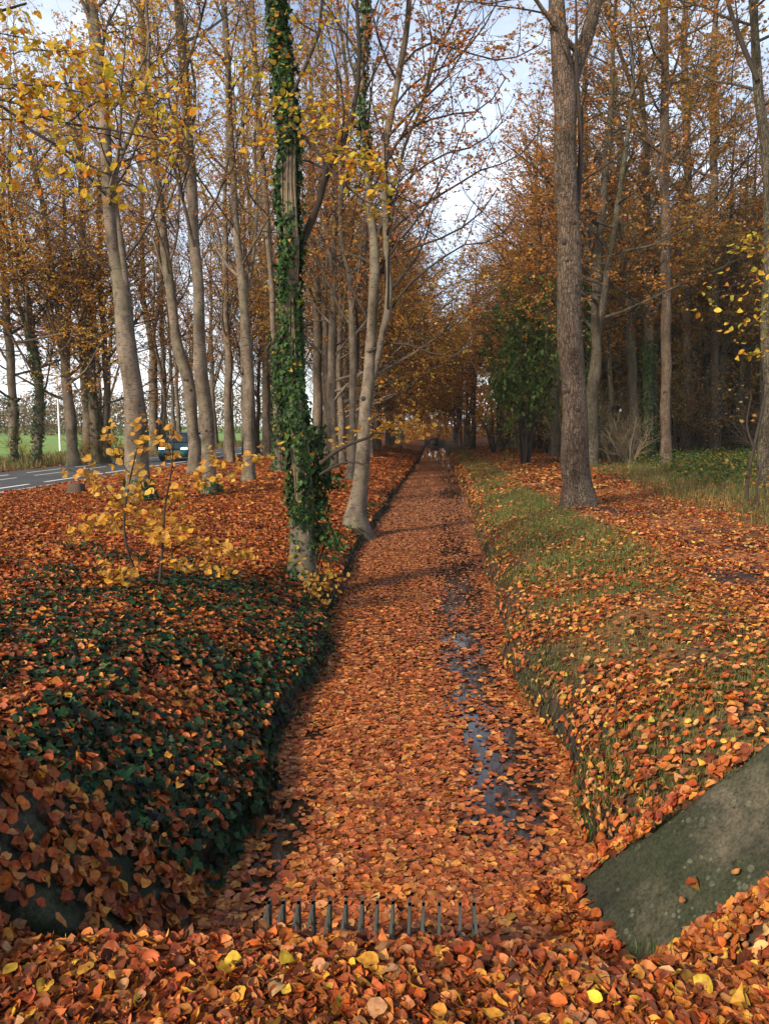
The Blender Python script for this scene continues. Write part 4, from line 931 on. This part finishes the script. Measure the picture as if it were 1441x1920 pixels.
# ragged lip over the water on the right
n = 17000; y = 3.3*(34/3.3)**rng.random(n); x = edgeR(y)+rng.uniform(-.01, .26, n); p = np.stack([x, y, H(x, y)], -1); k = in_view(p, 1.1) & (noise2(x, y, .5, 63)+rng.normal(0, .35, n) > -.05) & ~((slab_st(SR, x, y)[1] > -.1) & (slab_st(SR, x, y)[0] > -.04))
blades(mb, x[k], y[k], p[k]+[-.03, 0, 0], .07, .0032, np.concatenate([P_DRY*.6, P_GREEN, P_GRASS*.8]), 1.1)
c_ = at_z(1215, 1778, .5); n = 45; x = c_[0]+rng.normal(0, .05, n); y = c_[1]+rng.normal(0, .03, n); blades(mb, x, y, np.stack([x, y, np.full(n, .49)], -1), .06, .002, P_GREEN*.9, .8)
tag(mb.build('grass', M['grass']), 'short grass growing through the leaves on the right bank', 'grass', kind='stuff')
mb = MB()   # tall dry grass at the wood edge and on the road verge
x, y, p = scatter(38000, (4.5, 14), (11, 32), lambda x, y: sstep(4.0, 5.2, x-edgeR(y)+.5*noise2(x, y, 1., 66))*sstep(9.5, 7.5, x-edgeR(y)-.15*y)*(~on_path(x, y))*.8, 1.1, .5)
blades(mb, x, y, p, .28, .006, np.concatenate([P_DRY*.6, P_GRASS]), .8)
x, y, p = scatter(26000, (-23.5, -17.2), (26, 80), None, 1.05, .5); blades(mb, x, y, p, .42, .012, np.concatenate([P_DRY, P_GRASS]), .7)
tag(mb.build('tall_grass', M['grass']), 'tall dry grass at the wood edge and along the road verge', 'grass', kind='stuff')
# bramble and nettle undergrowth under the wood edge
mb = MB()
x, y, p = scatter(120000, (4.2, 30), (17, 62), lambda x, y: sstep(5.2, 6.8, x-edgeR(y)+.8*noise2(x, y, 1.5, 71)-.03*y)*sstep(-.8, .3, noise2(x, y, 1.3, 72)+.4), 1.06, .7)
n = len(x); hgt = (.12+.5*sstep(5.5, 9, x)*(.6+.5*noise2(x, y, .9, 73)))
p[:, 2] += rng.random(n)*hgt; d = unit(rng.normal(0, 1, (n, 3))*[1, 1, .4]); nn = unit(np.array([0, -.3, 1.])+rng.normal(0, .5, (n, 3)))
add_leaves(mb, p, d, nn, .11*rng.uniform(.6, 1.3, n), np.where(rng.random((n, 1)) < .1, pick(P_GOLD*.7, n, .2), pick(P_GREEN*1.05, n, .3)), 'lo')
tag(mb.build('undergrowth', M['leaf']), 'green bramble undergrowth under the trees of the right wood', 'undergrowth', kind='stuff')

# far-off woods: leaf masses and stems
def wood_mass(name, label, boxes, n, pal, size, stems=0):
    mb = MB()
    for (x0, x1, y0, y1, z1), fr in boxes:
        m_ = int(n*fr); x = rng.uniform(x0, x1, m_); y = rng.uniform(y0, y1, m_)
        top = z1*(.75+.3*noise2(x, y, (x1-x0)/9+2, 81)+.12*noise2(x, y, 2.5, 82)); z = rng.random(m_)**.85*top
        hole = noise2(x, z, 2.2, 83)+.5*noise2(x, z, .9, 84) > -.55
        p = np.stack([x, y, z+.2], -1)[hole]; m2 = len(p)
        add_leaves(mb, p, rng.normal(0, 1, (m2, 3)), rng.normal(0, 1, (m2, 3)), size*rng.uniform(.6, 1.4, m2), pick(pal, m2, .25), 'lo', .2, .2, 1)
        for i in range(int(stems*fr)):
            x = rng.uniform(x0, x1); y = rng.uniform(y0, y1); h = z1*rng.uniform(.6, .95)
            mb.tube([(x, y, -.2), (x+rng.normal(0, .2), y, h*.5), (x+rng.normal(0, .5), y, h)], [.16, .12, .03], 5, 0, False)
    o = mb.build(name, [M['woodbark'], M['leaf']]); tag(o, label, 'woods', kind='stuff')
wood_mass('distant_woods', 'far wood closing the end of the ditch', [((-14, 14, 96, 125, 15), .34), ((14, 75, 80, 120, 17), .26), ((9, 62, 58, 80, 9), .40)], 90000, np.concatenate([P_AMBER*.7, P_BROWN]), .42, 70)
wood_mass('distant_treeline', 'far brown treeline behind the green field at left', [((-220, -40, 190, 215, 13), .8), ((-150, -60, 150, 160, 6), .2)], 70000, np.concatenate([P_OLIVE*.5, P_BROWN*.5, P_DRY*.5, P_GREEN*.7, P_DRY*.6]), .5, 60)

# ------------------------------------------------------------------ concrete revetments and culvert head
def build_slab(s, label):
    n1, n2 = 40, 46
    a = np.linspace(0, 1, n1); b = np.linspace(-.0, 1, n2); A, B = np.meshgrid(a, b)
    P = s.B+A[..., None]*s.e1+B[..., None]*s.e2
    P = P+s.n*(.012*noise2(A*4, B*5, 1., 91)+.006*noise2(A*14, B*15, 1., 92)+.003*noise2(A*31, B*33, 1., 93))[..., None]
    edge = np.minimum(np.minimum(A, 1-A), .07)/.07; edge = np.clip(edge+.15*noise2(A*9, B*17, 1., 94), 0, 1); P = P-s.n*(.06*(1-edge)**2)[..., None]
    P = P+unit(s.e1)*(((.05*noise2(B*7, B*0, 1., 96)+.025*noise2(B*19, B*0, 1., 97))*np.clip(1-A/.12, 0, 1)))[..., None]
    T = P.reshape(-1, 3); Bt = (P-s.n*.14).reshape(-1, 3); g_ = (np.arange(n2-1)[:, None]*n1+np.arange(n1-1)[None])
    f = np.stack([g_, g_+1, g_+n1+1, g_+n1], -1).reshape(-1, 4); N = n1*n2
    mb = MB(); rim = [i for i in range(n1)]+[r*n1+n1-1 for r in range(1, n2)]+[(n2-1)*n1+i for i in range(n1-2, -1, -1)]+[r*n1 for r in range(n2-2, 0, -1)]
    sf = np.array([(rim[i], rim[(i+1) % len(rim)], rim[(i+1) % len(rim)]+N, rim[i]+N) for i in range(len(rim))])
    if np.cross(s.e1, s.e2)[2] < 0: f = f[:, ::-1]
    mb.add(np.concatenate([T, Bt]), np.concatenate([f, f[:, ::-1]+N, sf]))
    tag(mb.build('concrete_revetment', M['concrete']), label, 'concrete slab')
build_slab(SR, 'bare mossy concrete slab sloping up from the water at lower right')
build_slab(SL, 'dark mossy concrete slab half hidden under leaves at lower left')
mb = MB()
nseg = 36; xx = np.linspace(-1.15, 1.25, nseg+1); prof = np.array([(YH-.16, .40), (YH-.16, .475), (YH-.015, .485), (YH, .47), (YH, -.3)])
V = np.array([(x, py_+.004*noise2(x, i, .1, 95), pz+.005*noise2(x, i+9, .15, 96)) for x in xx for i, (py_, pz) in enumerate(prof)])
mb.add(V, [(5*i+j, 5*(i+1)+j, 5*(i+1)+j+1, 5*i+j+1) for i in range(nseg) for j in range(4)])
tag(mb.build('culvert_headwall', M['concrete']), 'concrete culvert edge mostly buried in leaves at the ditch end', 'culvert headwall')
# trash rack of thin bent flat bars
rack = empty('trash_rack', (0, YH, .47)); tag(rack, 'small rack of pointed grey bars at the culvert mouth', 'trash rack')
o = np.array([0, YH, .47])
for i, c in enumerate((155,232,315,393,485,570,660,740,825,915,990,1075,1188,1262)):
    ax = 450+c/2.882; ap = at_y(ax, 1693+(i > 8)*3, YH+.27); ap = ap-o
    f0 = np.array([ap[0]+rng.normal(0, .004), .03, -.02]); b0 = np.array([ap[0]+rng.normal(0, .004), ap[1]+.03, -.5])
    mb = MB(); t = np.array([.0052, 0, 0]); w = np.array([0, .022, .0])
    for q0, q1, ww in ((f0, ap, w), (ap, b0, w*1.3)):
        v = [q0-t-ww, q0+t-ww, q0+t+ww, q0-t+ww, q1-t-ww*.5, q1+t-ww*.5, q1+t+ww*.5, q1-t+ww*.5]
        mb.add(np.array(v), [(0,3,2,1),(4,5,6,7),(0,1,5,4),(1,2,6,5),(2,3,7,6),(3,0,4,7)])
    mb.build('bar', M['steel'], rack, False)
for sx, nm in ((-1, 0), (1, 1)):
    px_ = at_y(490 if sx < 0 else 899, 1720, YH+.2)[0]; mb = MB()
    mb.add(np.array([(px_+sx*dx, yy, zz) for dx in (0, .012) for yy, zz in ((.03, -.05), (.13, .04), (.17, -.02), (.17, -.3), (.03, -.3))]), [(0,1,2,3,4)]); mb.add(np.array([(px_+sx*.012, yy, zz) for yy, zz in ((.03, -.05), (.13, .04), (.17, -.02), (.17, -.3), (.03, -.3))]), [(4,3,2,1,0)])
    mb.build('side_plate', M['steel'], rack, False)
mb = MB(); mb.box((-.1+.03, .022, -.012), (1.0, .03, .03)); mb.build('base_rail', M['steel'], rack, False)

# far culvert at the end of the ditch, stumps, white pole
mb = MB(); mb.box((.1, DITCH_END, .2), (1.0, .6, .9)); mb.box((.1, DITCH_END-.1, .70), (1.1, .8, .10)); mb.box((.1, DITCH_END-.33, .12), (.6, .1, .5), 1)  # last block is plain black, standing for the shade inside the culvert mouth
r = mb.build('brick_culvert', [M['brick'], M['black']]); tag(r, 'small dark brick culvert closing the far end of the ditch', 'culvert')
for px, py, s, lab in ((750, 842, .3, 'dark tree stump on the left bank near the far trunks'), (144, 928, .3, 'low dark stump in the leaves beside the road')):
    b = root_base(px, py); gg = np.random.default_rng(int(px)); mb = MB()
    z = np.array([-.1, .0, .12, .24, .30]); mb.tube(np.stack([z*0, z*0, z], -1)*[1, 1, s/.3], np.array([.34, .28, .22, .21, .15])*s/.3, 14, 0, True, lambda i, a: 1+.12*np.sin(3*a+1)+.08*np.sin(5*a+i))
    o_ = mb.build('tree_stump', M['stump']); o_.location = b; tag(o_, lab, 'stump')
b = at_y(113, 838, 58); pole = empty('lamp_post', (b[0], 58, float(H(b[0], 58)))); tag(pole, 'slim white post standing in the field beyond the road', 'post')
mb = MB(); mb.tube([(0, 0, -.2), (0, 0, .9), (-.02, 0, 5.6)], [.10, .085, .055], 12); mb.build('pole', M['white'], pole)
mb = MB(); mb.tube([(-.02, 0, 5.55), (.2, 0, 5.8), (.7, 0, 5.9)], [.045, .04, .035], 8); mb.box((.95, 0, 5.9), (.6, .2, .1)); mb.build('lamp_head', M['white'], pole)

# ------------------------------------------------------------------ car
def build_car():
    b = at_y(330, 866, 39.5); root = empty('car', (-13.45, 39.0, ROADZ+.02), R(0)); tag(root, 'dark teal hatchback with headlights on, coming along the road', 'car')
    # x across, y towards the rear (front faces the camera), z up
    S = [(0., .62, .34, .30, .52), (.05, .74, .26, .24, .60), (.25, .82, .22, .2, .70), (.75, .85, .2, .2, .86), (1.2, .86, .2, .2, .95), (1.9, .865, .2, .2, .96), (3.0, .86, .2, .2, .98), (3.7, .83, .22, .22, 1.0), (3.95, .76, .3, .3, .92)]
    sec = []
    for y, w, zb, zb2, zt in S:
        h = zt-zb; hal = [(0, zb), (w*.8, zb), (w*.97, zb+.12), (w, zb+h*.5), (w*.97, zb+h*.8), (w*.86, zt-.02), (w*.5, zt+.015), (0, zt+.025)]
        ring = [(x, y, z) for x, z in hal]+[(-x, y, z) for x, z in hal[-2:0:-1]]; sec.append(ring)
    k = len(sec[0]); V = np.array(sec).reshape(-1, 3); f = [(i*k+j, i*k+(j+1) % k, (i+1)*k+(j+1) % k, (i+1)*k+j) for i in range(len(S)-1) for j in range(k)]
    mb = MB(); mb.add(V, f); mb.add(sec[0], [tuple(range(k))]); mb.add(sec[-1], [tuple(range(k))[::-1]])
    body = mb.build('body', M['car'], root)
    # greenhouse
    G = [(1.12, .74, .95, .95), (1.45, .71, .95, 1.19), (1.85, .62, .96, 1.42), (2.3, .61, .97, 1.47), (3.2, .60, .98, 1.45), (3.55, .62, .98, 1.36), (3.85, .70, .99, 1.0)]
    sec = [[(-.80, y, zb), (-.78, y, zb+.01), (-w, y, zt-.02), (-w*.85, y, zt+.01), (0, y, zt+.03), (w*.85, y, zt+.01), (w, y, zt-.02), (.78, y, zb+.01), (.80, y, zb)] for y, w, zb, zt in G]
    V = np.array(sec).reshape(-1, 3); k = 9; mb = MB(); mb.add(V, [(i*k+j, i*k+j+1, (i+1)*k+j+1, (i+1)*k+j) for i in range(len(G)-1) for j in range(k-1)]); mb.build('glass', M['glass'], root)
    mb = MB()
    top = [np.array(s_[2:7])+[0, 0, .006] for s_ in sec[2:6]]; mb.add(np.array(top).reshape(-1, 3), [(i*5+j, i*5+j+1, (i+1)*5+j+1, (i+1)*5+j) for i in range(3) for j in range(4)])
    for sx in (-1, 1):
        mb.tube([(sx*.80, 1.12, .96), (sx*.715, 1.5, 1.22), (sx*.625, 1.88, 1.43)], [.035]*3, 6)
        mb.tube([(sx*.79, 2.45, .97), (sx*.625, 2.4, 1.45)], [.035]*2, 6); mb.tube([(sx*.79, 3.75, 1.0), (sx*.64, 3.45, 1.4)], [.06]*2, 6)
        mb.tube([(sx*.625, 1.88, 1.43), (sx*.615, 2.4, 1.455), (sx*.61, 3.3, 1.43)], [.03]*3, 6)
    mb.build('roof', M['car'], root)
    for sx in (-1, 1):
        mb = MB(); mb.tube([(sx*.43, .115, .645), (sx*.58, .13, .65), (sx*.74, .20, .665)], [.035, .055, .04], 10); mb.build('headlight', M['lamp'], root)
        mb = MB(); mb.tube([(sx*.8, 1.4, 1.0), (sx*.92, 1.38, 1.02), (sx*1.0, 1.38, 1.02)], [.03, .075, .055], 8); mb.build('mirror', M['car'], root)
        for yy in (.72, 3.2):
            a = np.arange(24)*2*math.pi/24; mb = MB()
            ring = lambda x, r: np.stack([np.full(24, x), yy+r*np.cos(a), .31+r*np.sin(a)], -1)
            V = np.concatenate([ring(sx*.70, .2), ring(sx*.69, .30), ring(sx*.74, .315), ring(sx*.84, .315), ring(sx*.875, .29), ring(sx*.87, .2)])
            mb.add(V, [(q*24+j, q*24+(j+1) % 24, (q+1)*24+(j+1) % 24, (q+1)*24+j) for q in range(5) for j in range(24)])
            w = mb.build('wheel', M['black'], root); mb = MB(); mb.add(np.concatenate([ring(sx*.86, .2), [[sx*.88, yy, .31]]]), [(j, (j+1) % 24, 24) for j in range(24)]); mb.build('rim', M['rim'], w)
    mb = MB(); mb.box((0, .045, .635), (.72, .05, .07)); mb.build('upper_grille', M['black'], root, False)
    mb = MB(); mb.box((0, -.005, .36), (.92, .05, .13)); mb.build('lower_grille', M['black'], root, False)
    mb = MB(); a = np.linspace(0, 2*math.pi, 21); mb.tube(np.stack([.075*np.cos(a), 0*a, .075*np.sin(a)], -1)+[0, .008, .64], [.011]*21, 6, 0, False)
    for q in ([(-.05, .0, .055), (-.012, 0, -.0), (.0, 0, .03), (.012, 0, 0), (.05, 0, .055)], [(-.06, 0, .02), (-.032, 0, -.055), (0, 0, .0), (.032, 0, -.055), (.06, 0, .02)]): mb.tube(np.array(q)*[1, 1, .9]+[0, .008, .64], [.007]*5, 5, 0, False)
    mb.build('emblem', M['rim'], root)
    mb = MB(); mb.box((0, -.028, .475), (.52, .02, .115)); pl = mb.build('number_plate', M['plate'], root, False)
    mb = MB()
    for i in range(6): mb.box((-.2+.072*i+(i > 1)*.02+(i > 3)*.02, -.040, .475), (.036, .004, .066)); 
    mb.build('plate_characters', M['black'], pl, False)
build_car()

hz = MB(); hz.box((0, 125, 14.0), (900, 300, 31.)); hm = bpy.data.materials.new('added fill volume'); hm.use_nodes = True; hn = hm.node_tree; hn.nodes.clear()  # scattering volume added only to lift the dark far end
ho = hn.nodes.new('ShaderNodeOutputMaterial'); hv = hn.nodes.new('ShaderNodeVolumePrincipled'); hv.inputs['Color'].default_value = (.95, .9, .82, 1); hv.inputs['Density'].default_value = .00035; hn.links.new(hv.outputs[0], ho.inputs['Volume'])
tag(hz.build('haze_fill', hm, None, False), 'added pale haze under the trees', 'haze_fill', kind='stuff')
# ------------------------------------------------------------------ sky, sun, view
SUN_EL, SUN_AZ = R(31), R(-142)       # azimuth from +Y, clockwise positive; behind the camera to the left
w = bpy.data.worlds.new('World'); sc.world = w; w.use_nodes = True; nt = w.node_tree
bg = nt.nodes['Background']; sky = nt.nodes.new('ShaderNodeTexSky'); sky.sky_type = 'NISHITA'; sky.sun_disc = False
sky.sun_elevation = SUN_EL; sky.sun_rotation = SUN_AZ; sky.air_density = 1.0; sky.dust_density = .7; sky.ozone_density = 1.6
nz = noise(nt, coords(nt, 'Generated', (1, 1, 2.2)), 2.6, 6, .6); rc = ramp(nt, [(.42, (.0,)*3), (.68, (.5,)*3)]); nt.links.new(nz.outputs['Fac'], rc.inputs[0])
tg = nt.nodes.new('ShaderNodeTexCoord'); sx_ = nt.nodes.new('ShaderNodeSeparateXYZ'); nt.links.new(tg.outputs['Generated'], sx_.inputs[0])
mr = nt.nodes.new('ShaderNodeMapRange'); mr.inputs[1].default_value = .05; mr.inputs[2].default_value = .55; mr.inputs[3].default_value = .38; mr.inputs[4].default_value = .0; nt.links.new(sx_.outputs[2], mr.inputs[0])
ax = nt.nodes.new('ShaderNodeMath'); ax.operation = 'ADD'; ax.use_clamp = True; nt.links.new(mr.outputs[0], ax.inputs[0]); nt.links.new(rc.outputs[0], ax.inputs[1])
nt.links.new(mix(nt, ax.outputs[0], sky.outputs[0], (9.5, 10., 10.8)), bg.inputs[0]); bg.inputs[1].default_value = .095
sd = bpy.data.lights.new('sun', 'SUN'); sd.energy = 3.4; sd.angle = R(7); sd.color = (1, .85, .66)
so = bpy.data.objects.new('sun', sd); col.objects.link(so)
v = Vector((math.sin(SUN_AZ)*math.cos(SUN_EL), math.cos(SUN_AZ)*math.cos(SUN_EL), math.sin(SUN_EL)))
so.rotation_euler = v.to_track_quat('Z', 'Y').to_euler(); so.location = (-20, -20, 30)
sc.view_settings.view_transform = 'Standard'; sc.view_settings.look = 'None'; sc.view_settings.exposure = 1.0; sc.view_settings.gamma = 1
sc.render.engine = 'CYCLES'
cy = sc.cycles; cy.max_bounces = 8; cy.diffuse_bounces = 6; cy.glossy_bounces = 2; cy.transmission_bounces = 6; cy.transparent_max_bounces = 4; cy.sample_clamp_indirect = 6
print('faces', sum(len(o.data.polygons) for o in bpy.data.objects if o.type == 'MESH'))
